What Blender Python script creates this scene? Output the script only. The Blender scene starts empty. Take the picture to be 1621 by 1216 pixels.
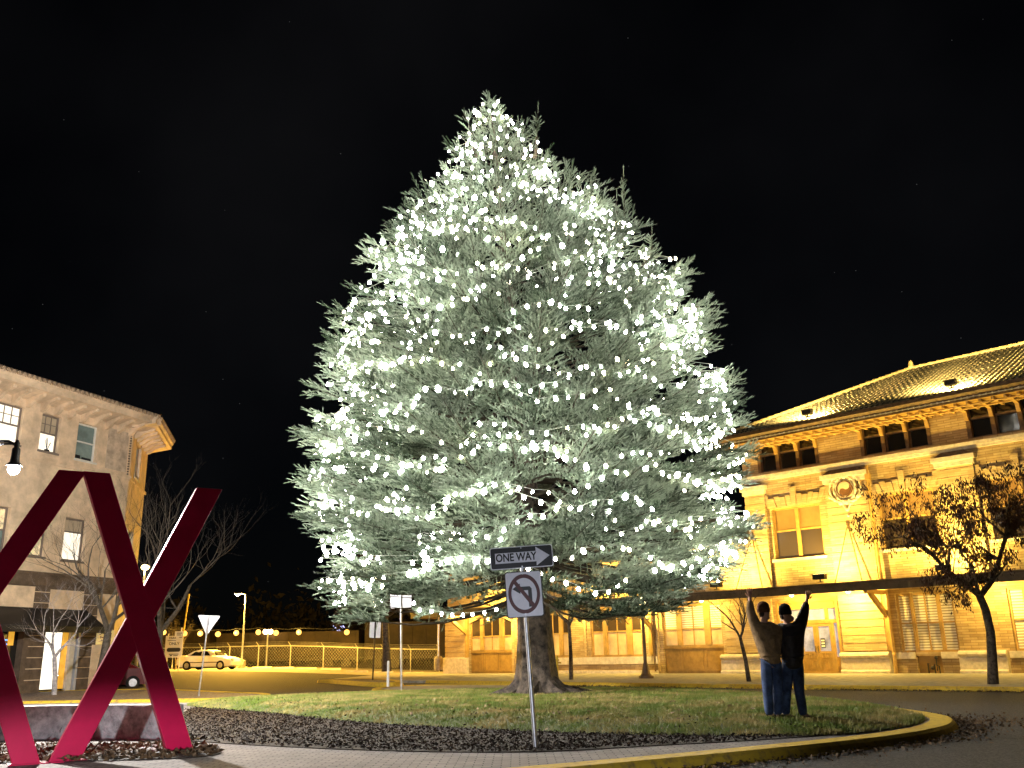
import bpy, bmesh, math, random
import numpy as np
from mathutils import Vector, Matrix
R = math.radians
random.seed(7)
sc = bpy.context.scene
COL = sc.collection
sc.view_settings.view_transform = 'Standard'; sc.view_settings.look = 'None'; sc.view_settings.exposure = 0; sc.view_settings.gamma = 1; sc.view_settings.use_curve_mapping = False

# ------------------------------------------------------------------ camera
F = 1450.0; CH = 1.2; TI = R(16.4); RO = R(1.17)
fw = np.array([0, math.cos(TI), math.sin(TI)]); up0 = np.array([0, -math.sin(TI), math.cos(TI)]); r0 = np.array([1., 0, 0])
rt = r0*math.cos(RO) - up0*math.sin(RO); upv = up0*math.cos(RO) + r0*math.sin(RO)
O = np.array([0, 0, CH])
def ray(x, y): return fw*F + rt*(x-810.5) - upv*(y-608)
def at(x, y, Y):
    d = ray(x, y); return O + d*Y/d[1]
def S5(t):
    t = min(1, max(0, t)); return t*t*(3-2*t)
def gz(x, y):
    return -0.12 + 0.62*S5((-x-5)/17.0)*S5((y-38)/28.0)
def G(x, y, z=0.0):
    d = ray(x, y); t = (z-CH)/d[2]; return O + d*t
def Gz(x, y):
    P = G(x, y, 0)
    for k in range(30):
        P = P*0.5 + 0.5*G(x, y, gz(P[0], min(P[1], 95)))
    return P
cam = bpy.data.cameras.new('camera'); co = bpy.data.objects.new('camera', cam); COL.objects.link(co)
cam.sensor_width = 36; cam.lens = 36*F/1621; cam.clip_end = 3000; cam.clip_start = 0.1
m = Matrix((( rt[0], upv[0], -fw[0]), (rt[1], upv[1], -fw[1]), (rt[2], upv[2], -fw[2]))).to_4x4()
m.translation = (0, 0, CH); co.matrix_world = m
sc.camera = co

# ------------------------------------------------------------------ materials
def mat(name, col, rough=.75, metal=0, var=.12, vs=2.0, bump=0, bs=30, col2=None, emit=None, es=0, spec=.3, thr=None, coat=0):
    M = bpy.data.materials.new(name); M.use_nodes = True
    n = M.node_tree.nodes; l = M.node_tree.links
    b = n['Principled BSDF']; b.inputs['Roughness'].default_value = rough; b.inputs['Metallic'].default_value = metal
    b.inputs['Specular IOR Level'].default_value = spec
    b.inputs['Coat Weight'].default_value = coat
    c = (*col, 1)
    b.inputs['Base Color'].default_value = c
    if var > 0 or col2:
        tc = n.new('ShaderNodeTexCoord'); nz = n.new('ShaderNodeTexNoise'); nz.inputs['Scale'].default_value = vs
        nz.inputs['Detail'].default_value = 6; nz.inputs['Roughness'].default_value = .65
        l.new(tc.outputs['Object'], nz.inputs['Vector'])
        cr = n.new('ShaderNodeValToRGB')
        if col2: a_, b_ = col2, col
        else: a_, b_ = tuple(v*(1-var*2) for v in col), tuple(min(1, v*(1+var)) for v in col)
        lo, hi = thr or (.35, .65)
        cr.color_ramp.elements[0].position = lo; cr.color_ramp.elements[1].position = hi
        cr.color_ramp.elements[0].color = (*a_, 1); cr.color_ramp.elements[1].color = (*b_, 1)
        l.new(nz.outputs['Fac'], cr.inputs['Fac']); l.new(cr.outputs['Color'], b.inputs['Base Color'])
        if bump:
            n2 = n.new('ShaderNodeTexNoise'); n2.inputs['Scale'].default_value = bs; n2.inputs['Detail'].default_value = 4
            l.new(tc.outputs['Object'], n2.inputs['Vector'])
            bp = n.new('ShaderNodeBump'); bp.inputs['Strength'].default_value = bump; bp.inputs['Distance'].default_value = .02
            l.new(n2.outputs['Fac'], bp.inputs['Height']); l.new(bp.outputs['Normal'], b.inputs['Normal'])
    if emit:
        b.inputs['Emission Color'].default_value = (*emit, 1); b.inputs['Emission Strength'].default_value = es
    return M
def brickmat(name, c1, c2, mortar, w, h, ms=.012, axes='xz', bump=.5, rough=.85, var=.3, off=.5):
    M = mat(name, c1, rough=rough, var=0)
    n = M.node_tree.nodes; l = M.node_tree.links; b = n['Principled BSDF']
    tc = n.new('ShaderNodeTexCoord'); sp = n.new('ShaderNodeSeparateXYZ'); cb = n.new('ShaderNodeCombineXYZ')
    l.new(tc.outputs['Object'], sp.inputs[0])
    l.new(sp.outputs['XYZ'.index(axes[0].upper())], cb.inputs[0]); l.new(sp.outputs['XYZ'.index(axes[1].upper())], cb.inputs[1])
    br = n.new('ShaderNodeTexBrick'); br.inputs['Scale'].default_value = 1; br.inputs['Brick Width'].default_value = w
    br.inputs['Row Height'].default_value = h; br.inputs['Mortar Size'].default_value = ms; br.offset = off
    br.inputs['Color1'].default_value = (*c1, 1); br.inputs['Color2'].default_value = (*c2, 1); br.inputs['Mortar'].default_value = (*mortar, 1)
    br.inputs['Bias'].default_value = 0; br.inputs['Mortar Smooth'].default_value = .3
    l.new(cb.outputs[0], br.inputs['Vector'])
    nz = n.new('ShaderNodeTexNoise'); nz.inputs['Scale'].default_value = 1.3; nz.inputs['Detail'].default_value = 7; nz.inputs['Roughness'].default_value = .7
    l.new(tc.outputs['Object'], nz.inputs['Vector'])
    mr = n.new('ShaderNodeMapRange'); mr.inputs[1].default_value = .3; mr.inputs[2].default_value = .7; mr.inputs[3].default_value = 1-var; mr.inputs[4].default_value = 1.0
    l.new(nz.outputs['Fac'], mr.inputs[0])
    mx = n.new('ShaderNodeVectorMath'); mx.operation = 'SCALE'
    l.new(br.outputs['Color'], mx.inputs[0]); l.new(mr.outputs[0], mx.inputs['Scale']); l.new(mx.outputs[0], b.inputs['Base Color'])
    bp = n.new('ShaderNodeBump'); bp.inputs['Strength'].default_value = bump; bp.inputs['Distance'].default_value = .03; bp.invert = True
    l.new(br.outputs['Fac'], bp.inputs['Height']); l.new(bp.outputs['Normal'], b.inputs['Normal'])
    return M
def glowmat(name, col, s):
    return mat(name, (0.02, 0.02, 0.02), var=0, emit=col, es=s)

# ------------------------------------------------------------------ mesh helpers
class MB:
    def __init__(s): s.v = []; s.f = []
    def add(s, vs, fs):
        k = len(s.v); s.v.extend([tuple(map(float, p)) for p in vs]); s.f.extend([tuple(i+k for i in q) for q in fs]); return s
    def box(s, a, b):
        x0, y0, z0 = a; x1, y1, z1 = b
        return s.add([(x0,y0,z0),(x1,y0,z0),(x1,y1,z0),(x0,y1,z0),(x0,y0,z1),(x1,y0,z1),(x1,y1,z1),(x0,y1,z1)],
                     [(0,3,2,1),(4,5,6,7),(0,1,5,4),(1,2,6,5),(2,3,7,6),(3,0,4,7)])
    def tube(s, pts, rad, n=8, cap=True):
        pts = [Vector(p) for p in pts]
        if not hasattr(rad, '__len__'): rad = [rad]*len(pts)
        vs = []; ref = None
        for i, p in enumerate(pts):
            d = (pts[min(i+1, len(pts)-1)] - pts[max(i-1, 0)])
            d = d.normalized() if d.length > 1e-9 else Vector((0, 0, 1))
            if ref is None: ref = Vector((1, 0, 0)) if abs(d.x) < .8 else Vector((0, 1, 0))
            a = d.cross(ref).normalized(); b = d.cross(a); ref = b.cross(d) if False else ref
            for k in range(n):
                t = 2*math.pi*k/n; vs.append(p + (a*math.cos(t) + b*math.sin(t))*rad[i])
        fs = []
        for i in range(len(pts)-1):
            for k in range(n):
                fs.append((i*n+k, i*n+(k+1) % n, (i+1)*n+(k+1) % n, (i+1)*n+k))
        if cap and n > 2:
            fs.append(tuple(range(n-1, -1, -1))); fs.append(tuple((len(pts)-1)*n+k for k in range(n)))
        return s.add(vs, fs)
    def lathe(s, prof, c=(0, 0, 0), n=20):
        vs = []; fs = []
        for r_, z in prof:
            for k in range(n):
                t = 2*math.pi*k/n; vs.append((c[0]+r_*math.cos(t), c[1]+r_*math.sin(t), c[2]+z))
        for i in range(len(prof)-1):
            for k in range(n):
                fs.append((i*n+k, i*n+(k+1) % n, (i+1)*n+(k+1) % n, (i+1)*n+k))
        fs.append(tuple(range(n-1, -1, -1))); fs.append(tuple((len(prof)-1)*n+k for k in range(n)))
        return s.add(vs, fs)
    def prism(s, poly, o, ax, ay, az, d0, d1):
        """2-D polygon (a,b) laid on axes ax,ay, extruded along az from d0 to d1"""
        o = Vector(o); ax = Vector(ax); ay = Vector(ay); az = Vector(az); n = len(poly)
        vs = [o+ax*p[0]+ay*p[1]+az*d0 for p in poly] + [o+ax*p[0]+ay*p[1]+az*d1 for p in poly]
        fs = [tuple(range(n-1, -1, -1)), tuple(range(n, 2*n))] + [(i, (i+1) % n, n+(i+1) % n, n+i) for i in range(n)]
        return s.add(vs, fs)
    def flat(s, poly, z0, z1):
        return s.prism(poly, (0,0,0), (1,0,0), (0,1,0), (0,0,1), z0, z1)
    def sphere(s, c, r_, n=10, sq=1):
        return s.lathe([(max(r_*math.sin(math.pi*i/n), .0005), -r_*sq*math.cos(math.pi*i/n)) for i in range(n+1)], c, n=max(8, n+4))
    def build(s, name, m, parent=None, smooth=False, bevel=0):
        me = bpy.data.meshes.new(name); me.from_pydata(s.v, [], s.f)
        bm = bmesh.new(); bm.from_mesh(me); bmesh.ops.recalc_face_normals(bm, faces=bm.faces); bm.to_mesh(me); bm.free()
        o = bpy.data.objects.new(name, me); COL.objects.link(o); me.materials.append(m)
        if smooth:
            me.polygons.foreach_set('use_smooth', [True]*len(me.polygons))
            me.set_sharp_from_angle(angle=R(40))
        if bevel:
            bv = o.modifiers.new('bevel', 'BEVEL'); bv.width = bevel; bv.segments = 2; bv.limit_method = 'ANGLE'
        if parent: o.parent = parent
        return o
def tag(o, label=None, cat=None, group=None, kind=None):
    if label: o['label'] = label
    if cat: o['category'] = cat
    if group: o['group'] = group
    if kind: o['kind'] = kind
    return o
def empty(name, loc=(0, 0, 0), rz=0, label=None, cat=None, group=None):
    o = bpy.data.objects.new(name, None); COL.objects.link(o); o.location = tuple(map(float, loc)); o.rotation_euler = (0, 0, rz); o.empty_display_size = .3
    return tag(o, label, cat, group)
def copy_tree(o, parent=None):
    c = o.copy(); COL.objects.link(c)
    if parent: c.parent = parent
    for ch in list(o.children): copy_tree(ch, c)
    return c
def fastmesh(name, V, T, m, parent=None, quad=False):
    """V (n,3) float array, T (k,3|4) int array"""
    k = T.shape[1]; me = bpy.data.meshes.new(name)
    me.vertices.add(len(V)); me.vertices.foreach_set('co', V.astype(np.float32).ravel())
    me.loops.add(len(T)*k); me.loops.foreach_set('vertex_index', T.astype(np.int32).ravel())
    me.polygons.add(len(T)); me.polygons.foreach_set('loop_start', np.arange(0, len(T)*k, k, dtype=np.int32))
    me.update(calc_edges=True); me.validate(); me.materials.append(m)
    o = bpy.data.objects.new(name, me); COL.objects.link(o)
    if parent: o.parent = parent
    return o
def text(name, s, size, m, parent, loc, rot, ext=.004, sx=1, bold=0, align='CENTER'):
    cu = bpy.data.curves.new(name, 'FONT'); cu.body = s; cu.size = size; cu.extrude = ext; cu.offset = bold
    cu.align_x = align; cu.align_y = 'CENTER'; cu.resolution_u = 3
    t = bpy.data.objects.new(name, cu); COL.objects.link(t)
    dg = bpy.context.evaluated_depsgraph_get(); me = bpy.data.meshes.new_from_object(t.evaluated_get(dg))
    bpy.data.objects.remove(t); bpy.data.curves.remove(cu)
    o = bpy.data.objects.new(name, me); COL.objects.link(o); me.materials.clear(); me.materials.append(m)
    o.location = loc; o.rotation_euler = rot; o.scale = (sx, 1, 1)
    if parent: o.parent = parent
    return o
def lamp(kind, loc, power, col, size=.1, target=None, angle=60, blend=.5, parent=None, sy=None):
    L = bpy.data.lights.new('lamp_light', kind); L.energy = power; L.color = col
    if kind == 'POINT': L.shadow_soft_size = size
    if kind == 'SPOT': L.shadow_soft_size = size; L.spot_size = R(angle); L.spot_blend = blend
    if kind == 'AREA':
        L.size = size; L.spread = R(angle)
        if sy: L.shape = 'RECTANGLE'; L.size_y = sy
    o = bpy.data.objects.new('lamp_light', L); COL.objects.link(o); o.location = tuple(map(float, loc))
    if target is not None:
        d = Vector(target)-Vector(loc); o.rotation_euler = d.to_track_quat('-Z', 'Y').to_euler()
    if parent: o.parent = parent
    return o

M_asphalt = mat('asphalt', (.07,.065,.06), rough=.85, var=.5, vs=38, bump=1, bs=90, spec=.3)
M_concrete = mat('concrete', (.33,.31,.28), var=.2, vs=3, bump=.4, bs=30)
M_conc_old = mat('weathered_concrete', (.34,.33,.32), var=.3, vs=6, bump=.9, bs=28, thr=(.3,.62))
M_yellow = mat('yellow_kerb_paint', (.55,.36,.03), var=.25, vs=9, bump=.4, bs=30, col2=(.22,.15,.05), thr=(.3,.5))
M_paver = brickmat('pavers', (.27,.235,.215), (.20,.175,.165), (.06,.055,.05), .21, .105, .008, 'xy', bump=.8, var=.35)
M_soil = mat('dark_mulch', (.03,.02,.014), var=.4, vs=12, bump=1, bs=50)
M_turf = mat('turf_soil', (.07,.10,.02), var=.4, vs=3, col2=(.10,.09,.04), bump=.8, bs=40)
M_gravel = mat('gravel', (.22,.17,.14), var=.4, vs=8, bump=1, bs=40)
M_brick = brickmat('buff_roman_brick', (.62,.46,.24), (.42,.28,.13), (.32,.21,.10), .62, .115, .012, 'xz', bump=.7, var=.4)
M_brick2 = brickmat('buff_brick_pier', (.62,.46,.25), (.48,.33,.16), (.34,.24,.13), .6, .10, .006, 'xz', bump=.3, var=.25)
M_stone = mat('pale_stone', (.62,.54,.44), var=.12, vs=5, bump=.3, bs=25)
M_wood_o = mat('ochre_painted_wood', (.42,.26,.08), rough=.5, var=.12, vs=3)
M_wood_d = mat('dark_brown_wood', (.13,.075,.035), rough=.6, var=.25, vs=4)
M_canopy = mat('canopy_brown', (.10,.075,.05), rough=.6, var=.2, vs=2)
M_iron = mat('dark_iron', (.03,.025,.02), rough=.5, var=.2)
M_galv = mat('galvanised_steel', (.5,.5,.52), rough=.38, metal=.8, var=.15, vs=8)
M_alu = mat('aluminium_sign_back', (.55,.55,.58), rough=.45, metal=.3, var=.1, vs=4)
M_white = mat('white_paint', (.75,.75,.75), rough=.5, var=.05)
M_black = mat('black_paint', (.012,.012,.014), rough=.45, var=.2)
M_blind = mat('window_blind', (.26,.15,.055), rough=.7, var=.1, vs=1)
M_glassd = mat('dark_glass', (.015,.014,.012), rough=.06, var=0, spec=.8)
M_bark = mat('tree_bark', (.10,.075,.055), var=.4, vs=9, bump=1, bs=22)

# ------------------------------------------------------------------ world (night)
W = bpy.data.worlds.new('World'); sc.world = W; W.use_nodes = True
wn = W.node_tree.nodes; wl = W.node_tree.links; bg = wn['Background']
sky = wn.new('ShaderNodeTexSky'); sky.sky_type = 'NISHITA'; sky.sun_disc = False; sky.sun_elevation = R(35); sky.sun_rotation = R(200)
tcw = wn.new('ShaderNodeTexCoord')
nzw = wn.new('ShaderNodeTexNoise'); nzw.inputs['Scale'].default_value = 2.2; nzw.inputs['Detail'].default_value = 4
wl.new(tcw.outputs['Generated'], nzw.inputs['Vector'])
cw = wn.new('ShaderNodeValToRGB'); cw.color_ramp.elements[0].position = .42; cw.color_ramp.elements[1].position = .75
cw.color_ramp.elements[0].color = (.0012,.0012,.0016,1); cw.color_ramp.elements[1].color = (.008,.0078,.0085,1)
wl.new(nzw.outputs['Fac'], cw.inputs['Fac'])
vor = wn.new('ShaderNodeTexVoronoi'); vor.inputs['Scale'].default_value = 48
wl.new(tcw.outputs['Generated'], vor.inputs['Vector'])
lt = wn.new('ShaderNodeMath'); lt.operation = 'LESS_THAN'; lt.inputs[1].default_value = .022
wl.new(vor.outputs['Distance'], lt.inputs[0])
vm = wn.new('ShaderNodeMath'); vm.operation = 'MULTIPLY'; vm.inputs[1].default_value = .10
wl.new(lt.outputs[0], vm.inputs[0])
skm = wn.new('ShaderNodeVectorMath'); skm.operation = 'SCALE'; skm.inputs['Scale'].default_value = .0004
wl.new(sky.outputs[0], skm.inputs[0])
a1 = wn.new('ShaderNodeVectorMath'); wl.new(skm.outputs[0], a1.inputs[0]); wl.new(cw.outputs[0], a1.inputs[1])
a2 = wn.new('ShaderNodeVectorMath'); wl.new(a1.outputs[0], a2.inputs[0]); wl.new(vm.outputs[0], a2.inputs[1])
wl.new(a2.outputs[0], bg.inputs['Color']); bg.inputs['Strength'].default_value = .5
sun = bpy.data.lights.new('moon', 'SUN'); sun.energy = .012; sun.angle = R(.5); sun.color = (.8,.85,1)
so = bpy.data.objects.new('moon', sun); COL.objects.link(so); so.rotation_euler = (R(45), 0, R(-30))

# ------------------------------------------------------------------ ground
def grid_sheet(name, xs, ys, zf, m):
    V = np.array([[x, y, zf(x, y)] for y in ys for x in xs]); nx = len(xs); T = []
    for j in range(len(ys)-1):
        for i in range(nx-1): T.append((j*nx+i, j*nx+i+1, (j+1)*nx+i+1, (j+1)*nx+i))
    return fastmesh(name, V, np.array(T), m)
xs = [-900,-400,-200,-120,-80,-60] + [-50+2*i for i in range(36)] + [24,32,45,70,120,250,500,900]
ys = [-200,-80,-30,-10,0,10,20,30,34] + [38+2*i for i in range(22)] + [90,110,150,250,500,1200]
g = grid_sheet('road', xs, ys, gz, M_asphalt); tag(g, kind='structure')

def poly_len(p):
    return sum(math.dist(p[i], p[i+1]) for i in range(len(p)-1))
def smooth(poly, it=2, closed=True):
    for _ in range(it):
        q = []; n = len(poly)
        for i in range(n if closed else n-1):
            a, b = poly[i], poly[(i+1) % n]
            q += [(a[0]*.75+b[0]*.25, a[1]*.75+b[1]*.25), (a[0]*.25+b[0]*.75, a[1]*.25+b[1]*.75)]
        poly = q if closed else [poly[0]]+q+[poly[-1]]
    return poly
def offs(line, d):
    out = []
    for i, p in enumerate(line):
        a = line[max(i-1, 0)]; b = line[min(i+1, len(line)-1)]
        dx, dy = b[0]-a[0], b[1]-a[1]; L = math.hypot(dx, dy) or 1
        out.append((p[0]-dy/L*d, p[1]+dx/L*d))
    return out
def kerb(name, line, w, m, h=.14, zf=lambda x, y: 0.0):
    """a kerb along an open line; its road side is the line, width goes to the left"""
    inner = offs(line, w); mb = MB(); n = len(line); vs = []
    for a, b in zip(line, inner):
        z = zf(*a)
        ax, ay = a; bx, by = b
        cx, cy = ax+(bx-ax)*.16, ay+(by-ay)*.16
        vs += [(ax, ay, z-h-.1), (ax+(ax-bx)*.10, ay+(ay-by)*.10, z-h), (ax+(bx-ax)*.05, ay+(by-ay)*.05, z-.03), (cx, cy, z+.012), (bx, by, z+.012), (bx, by, z-h-.1)]
    fs = []
    for i in range(n-1):
        for k in range(5): fs.append((i*6+k, i*6+k+1, (i+1)*6+k+1, (i+1)*6+k))
    fs += [tuple(range(6)), tuple((n-1)*6+k for k in range(5, -1, -1))]
    mb.add(vs, fs); return mb.build(name, m)
# main island / plaza
isl = [(-20,-4),(-12,2),(-8,5.9),(-3.5,8.6),(0.5,10.75),(3,12.2),(5.1,13.6),(6.4,14.9),(7.15,16.2),(7.5,17.4),(7.5,19.5),(7.1,22.5),(6.2,26.4),(4.3,28.8),(1.6,30.4),(-3.7,31.5),(-7.9,29.3),(-10.2,26.5),(-12.5,24.5),(-20,23)]
o = MB().flat(smooth(isl, 2), -.3, 0.0).build('plaza_pavement', M_paver); tag(o, kind='structure')
kl = smooth([(-12,2),(-8,5.9),(-3.5,8.6),(0.5,10.75),(3,12.2),(5.1,13.6),(6.4,14.9),(7.15,16.2),(7.5,17.4),(7.5,19.5),(7.1,22.5)], 3, False)
kl = offs(kl, -.14)
def kerb_split(line, name, w, step, label, grp, m=None, gap=.012):
    # kerb stones laid end to end, cast as one continuous kerb
    return kerb(name, line, w, m or M_yellow)
o = kerb('kerb', kl, .40, M_yellow); tag(o, kind='structure')
# kerb joints as thin dark slots
def in_poly(x, y, p):
    c = False; n = len(p); j = n-1
    for i in range(n):
        if (p[i][1] > y) != (p[j][1] > y) and x < (p[j][0]-p[i][0])*(y-p[i][1])/(p[j][1]-p[i][1])+p[i][0]: c = not c
        j = i
    return c
bed = [(-7.6,12.3),(-5.2,12.35),(-4.0,12.55),(-3.95,13.3),(-4.9,14.6),(-9,14.9),(-9,12.6)]
grass = [(-9.6,27.4),(-8.2,25.0),(-7.0,23.7),(-5.4,21.8),(-3.1,18.4),(-1.3,16.7),(0.2,15.4),(1.3,14.7),(2.5,14.15),(3.7,13.8),(4.6,13.85),(5.5,14.5),(6.4,15.5),(7.0,16.8),(7.2,18),(7.15,20),(6.8,22.5),(5.9,26.2),(4.1,28.5),(1.5,30.1),(-3.6,31.1),(-7.7,29.0)]
mulch = [(-8.6,25.6),(-8.0,23.0),(-6.0,17.5),(-5.5,15.6),(-4.9,14.9),(-3.5,13.9),(-2.2,13.1),(-.6,12.45),(.6,12.4),(1.5,12.8),(3.0,13.25),(4.2,13.75),(4.6,14.2),(4.0,15.0),(1,17),(-1,19),(-3,22),(-5,25),(-8,26)]
GC = (0.5, 24.0)
gsm = smooth(grass, 2)
def edge_t(x, y):
    dx, dy = x-GC[0], y-GC[1]; best = 1e9; n = len(gsm)
    for i in range(n):
        ax, ay = gsm[i][0]-GC[0], gsm[i][1]-GC[1]; bx, by = gsm[(i+1) % n][0]-GC[0], gsm[(i+1) % n][1]-GC[1]
        ex, ey = bx-ax, by-ay; den = dx*ey-dy*ex
        if abs(den) < 1e-9: continue
        t = (ax*ey-ay*ex)/den; s_ = (ax*dy-ay*dx)/den
        if t > 0 and -1e-6 <= s_ <= 1+1e-6: best = min(best, t)
    return 1/best
def mz(t): return .02+.17*(1-min(1, t)**12)
ts = [0,.3,.5,.65,.75,.82,.87,.9,.93,.95,.97,.985,1.0]
V = [(GC[0], GC[1], mz(0))]; T3 = []; nG = len(gsm)
for t in ts[1:]:
    for p in gsm: V.append((GC[0]+(p[0]-GC[0])*t, GC[1]+(p[1]-GC[1])*t, mz(t)))
fs = [(0, 1+i, 1+(i+1) % nG) for i in range(nG)]
for j in range(len(ts)-2):
    for i in range(nG):
        a = 1+j*nG; b = a+nG; fs.append((a+i, b+i, b+(i+1) % nG, a+(i+1) % nG))
mb = MB(); mb.add(V, fs); o = mb.build('lawn_ground', M_turf, smooth=True); tag(o, kind='structure')
o = MB().flat(smooth(mulch, 2), -.05, .012).build('mulch_bed_ground', M_soil); tag(o, kind='structure')
o = MB().flat(smooth(bed, 2), -.05, .010).build('planting_bed_ground', M_soil); tag(o, kind='structure')
# grass blades
rng = np.random.default_rng(3)
def blades(name, P, h, w, m, lean=.5):
    n = len(P); a = rng.uniform(0, 2*np.pi, n); hh = h*rng.uniform(.5, 1.3, n)
    dx, dy = np.cos(a)*w, np.sin(a)*w; b = rng.uniform(0, 2*np.pi, n); ln = lean*hh*rng.uniform(0, 1.3, n)
    V = np.zeros((n, 3, 3)); V[:, 0] = P; V[:, 1] = P; V[:, 2] = P
    V[:, 0, 0] -= dx; V[:, 0, 1] -= dy; V[:, 1, 0] += dx; V[:, 1, 1] += dy
    V[:, 2, 0] += np.cos(b)*ln; V[:, 2, 1] += np.sin(b)*ln; V[:, 2, 2] += hh
    return fastmesh(name, V.reshape(-1, 3), np.arange(n*3).reshape(-1, 3), m)
def sample_poly(poly, n, ymaxbias=True):
    out = []; x0 = min(p[0] for p in poly); x1 = max(p[0] for p in poly); y0 = min(p[1] for p in poly); y1 = max(p[1] for p in poly)
    while len(out) < n:
        x = random.uniform(x0, x1); y = y0+(y1-y0)*random.random()**1.5
        if in_poly(x, y, poly): out.append((x, y))
    return out
M_grass = mat('grass_blades', (.13,.19,.022), rough=.6, var=.3, vs=1.1, col2=(.40,.30,.11), thr=(.38,.56))
pts = sample_poly(gsm, 52000)
P = np.array([(x, y, mz(edge_t(x, y))-.01) for x, y in pts])
P = np.concatenate([P + np.c_[rng.normal(0, .03, (len(P), 2)), np.zeros(len(P))] for _ in range(3)])
o = blades('lawn_grass', P, .06, .007, M_grass, .9); tag(o, 'short green and straw coloured winter grass on the island lawn', 'grass', kind='stuff')
# chips and leaves
def flakes(name, P, size, m, flatness=.35):
    n = len(P); a = rng.normal(size=(n, 3)); a[:, 2] *= flatness; a /= np.linalg.norm(a, axis=1)[:, None]
    b = rng.normal(size=(n, 3)); b[:, 2] *= flatness; b -= (a*b).sum(1)[:, None]*a; b /= np.linalg.norm(b, axis=1)[:, None]
    s_ = size*rng.uniform(.4, 1.3, n)[:, None]; V = np.stack([P-a*s_, P-b*s_*.5, P+a*s_, P+b*s_*.5], 1)
    return fastmesh(name, V.reshape(-1, 3), np.arange(n*4).reshape(-1, 4), m)
M_chip = mat('wood_chips', (.06,.030,.016), var=.4, vs=25, col2=(.010,.006,.004), thr=(.48,.76), spec=.08)
M_leafd = mat('dead_leaves', (.16,.09,.04), var=.4, vs=20, col2=(.04,.025,.012))
mp = [p for p in sample_poly(smooth(mulch, 2), 26000) if not in_poly(p[0], p[1], gsm) or random.random() < .06]
P = np.array([(x+random.gauss(0, .05), y+random.gauss(0, .05), .02+random.random()*.03 + (mz(edge_t(x, y)) if in_poly(x, y, gsm) else 0)) for x, y in mp])
o = flakes('wood_chips', P, .026, M_chip); tag(o, 'dark wood chip mulch strewn between lawn and brick paving', 'mulch', kind='stuff')
bp_ = sample_poly(smooth(bed, 2), 3500)
P = np.array([(x, y, .02+random.random()*.05) for x, y in bp_])
o = flakes('leaf_litter', P, .05, M_leafd, .6); tag(o, 'brown leaf litter in the planting bed under the red sculpture', 'leaves', kind='stuff')
# leaves on the road along the yellow kerb
P = []
for i in range(3200):
    k = random.randrange(20, len(kl)-2); q = offs(kl[k-1:k+2], -abs(random.gauss(0, .28))-.05)[1]
    P.append((q[0]+random.gauss(0, .08), q[1]+random.gauss(0, .08), -.105+random.random()*.03))
for i in range(900):
    q = (random.gauss(8.2, .7), random.gauss(17.2, .9))
    if not in_poly(q[0], q[1], smooth(isl, 2)): P.append((q[0], q[1], -.11+random.random()*.02))
o = flakes('fallen_leaves', np.array(P), .028, M_leafd, .4); tag(o, 'dead leaves gathered on the asphalt along the yellow kerb', 'leaves', kind='stuff')
P = [(random.gauss(1, 4), random.gauss(19, 4)) for _ in range(500)]; P = [(x, y, mz(edge_t(x, y))+.03) for x, y in P if in_poly(x, y, gsm)]
M_leafp = mat('pale_leaves', (.35,.24,.13), var=.3, vs=20)
o = flakes('scattered_leaves', np.array(P), .05, M_leafp, .4); tag(o, 'pale fallen leaves scattered over the lawn', 'leaves', kind='stuff')
# white stones along the bed edge
M_rock = mat('white_rock', (.55,.53,.52), var=.25, vs=14, bump=.6, bs=20)
def rock(c, r_):
    mb = MB(); mb.sphere((0, 0, 0), r_, 6, .6); rr = random.Random(int(c[0]*1000))
    q = rr.uniform(0, 6); mb.v = [((x*1.3*math.cos(q)-y*math.sin(q))*(1+rr.uniform(-.22, .22)), (x*1.3*math.sin(q)+y*math.cos(q))*(1+rr.uniform(-.22, .22)), z*(1+rr.uniform(-.2, .2))) for x, y, z in mb.v]
    o = mb.build('white_stone', M_rock); o.location = (c[0], c[1], .02+r_*.35); return o
k = 0
lastpx = None
for px, py, s_ in [(8,1203,.05),(22,1206,.04),(130,1201,.045),(147,1203,.04),(170,1198,.05),(181,1201,.035),(205,1197,.04),(218,1195,.05),(228,1190,.045),(238,1194,.07),(244,1187,.05),(252,1197,.04),(259,1193,.035)]:
    p = G(px, py); o = rock(p, s_)
    tag(o, 'white stone lying at the edge of the bed at the foot of the red sculpture', 'stone', 'white stones edging the planting bed')

# station pavement with yellow kerb
SE = Vector((.71569, -.69842, 0)); SN = Vector((-.69842, -.71569, 0)); SP = Vector((-3.362, 64.0, 0))
def SL(x, y, z=0):   # station local (y positive = into the building) to world
    return SP + SE*x - SN*y + Vector((0, 0, z))
lineS = [(-4.5,47.6),(1.1,41.3),(7.0,34.6),(14.2,27.3),(24,17.5),(40,1)]
sidew = [(p[0], p[1]) for p in lineS] + [tuple(SL(60, 6)[:2]), tuple(SL(-8, 6)[:2]), (-14,64), (-9,52)]
o = MB().flat(sidew, -.3, 0.0).build('station_sidewalk', M_concrete); tag(o, kind='structure')
lk = smooth(lineS, 2, False)
o = kerb('station_kerb', offs(lk, -.10), .34, M_yellow); tag(o, kind='structure')
# leaf litter along that kerb
P = []
for i in range(1500):
    t = random.random(); a = (1.1, 41.2); b = (14.2, 27.1); P.append((a[0]+(b[0]-a[0])*t-abs(random.gauss(0, .12)), a[1]+(b[1]-a[1])*t-abs(random.gauss(0, .12)), -.1))
o = flakes('kerb_litter', np.array(P), .05, M_leafd); tag(o, 'dark leaf litter in the gutter of the station kerb', 'leaves', kind='stuff')
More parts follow.
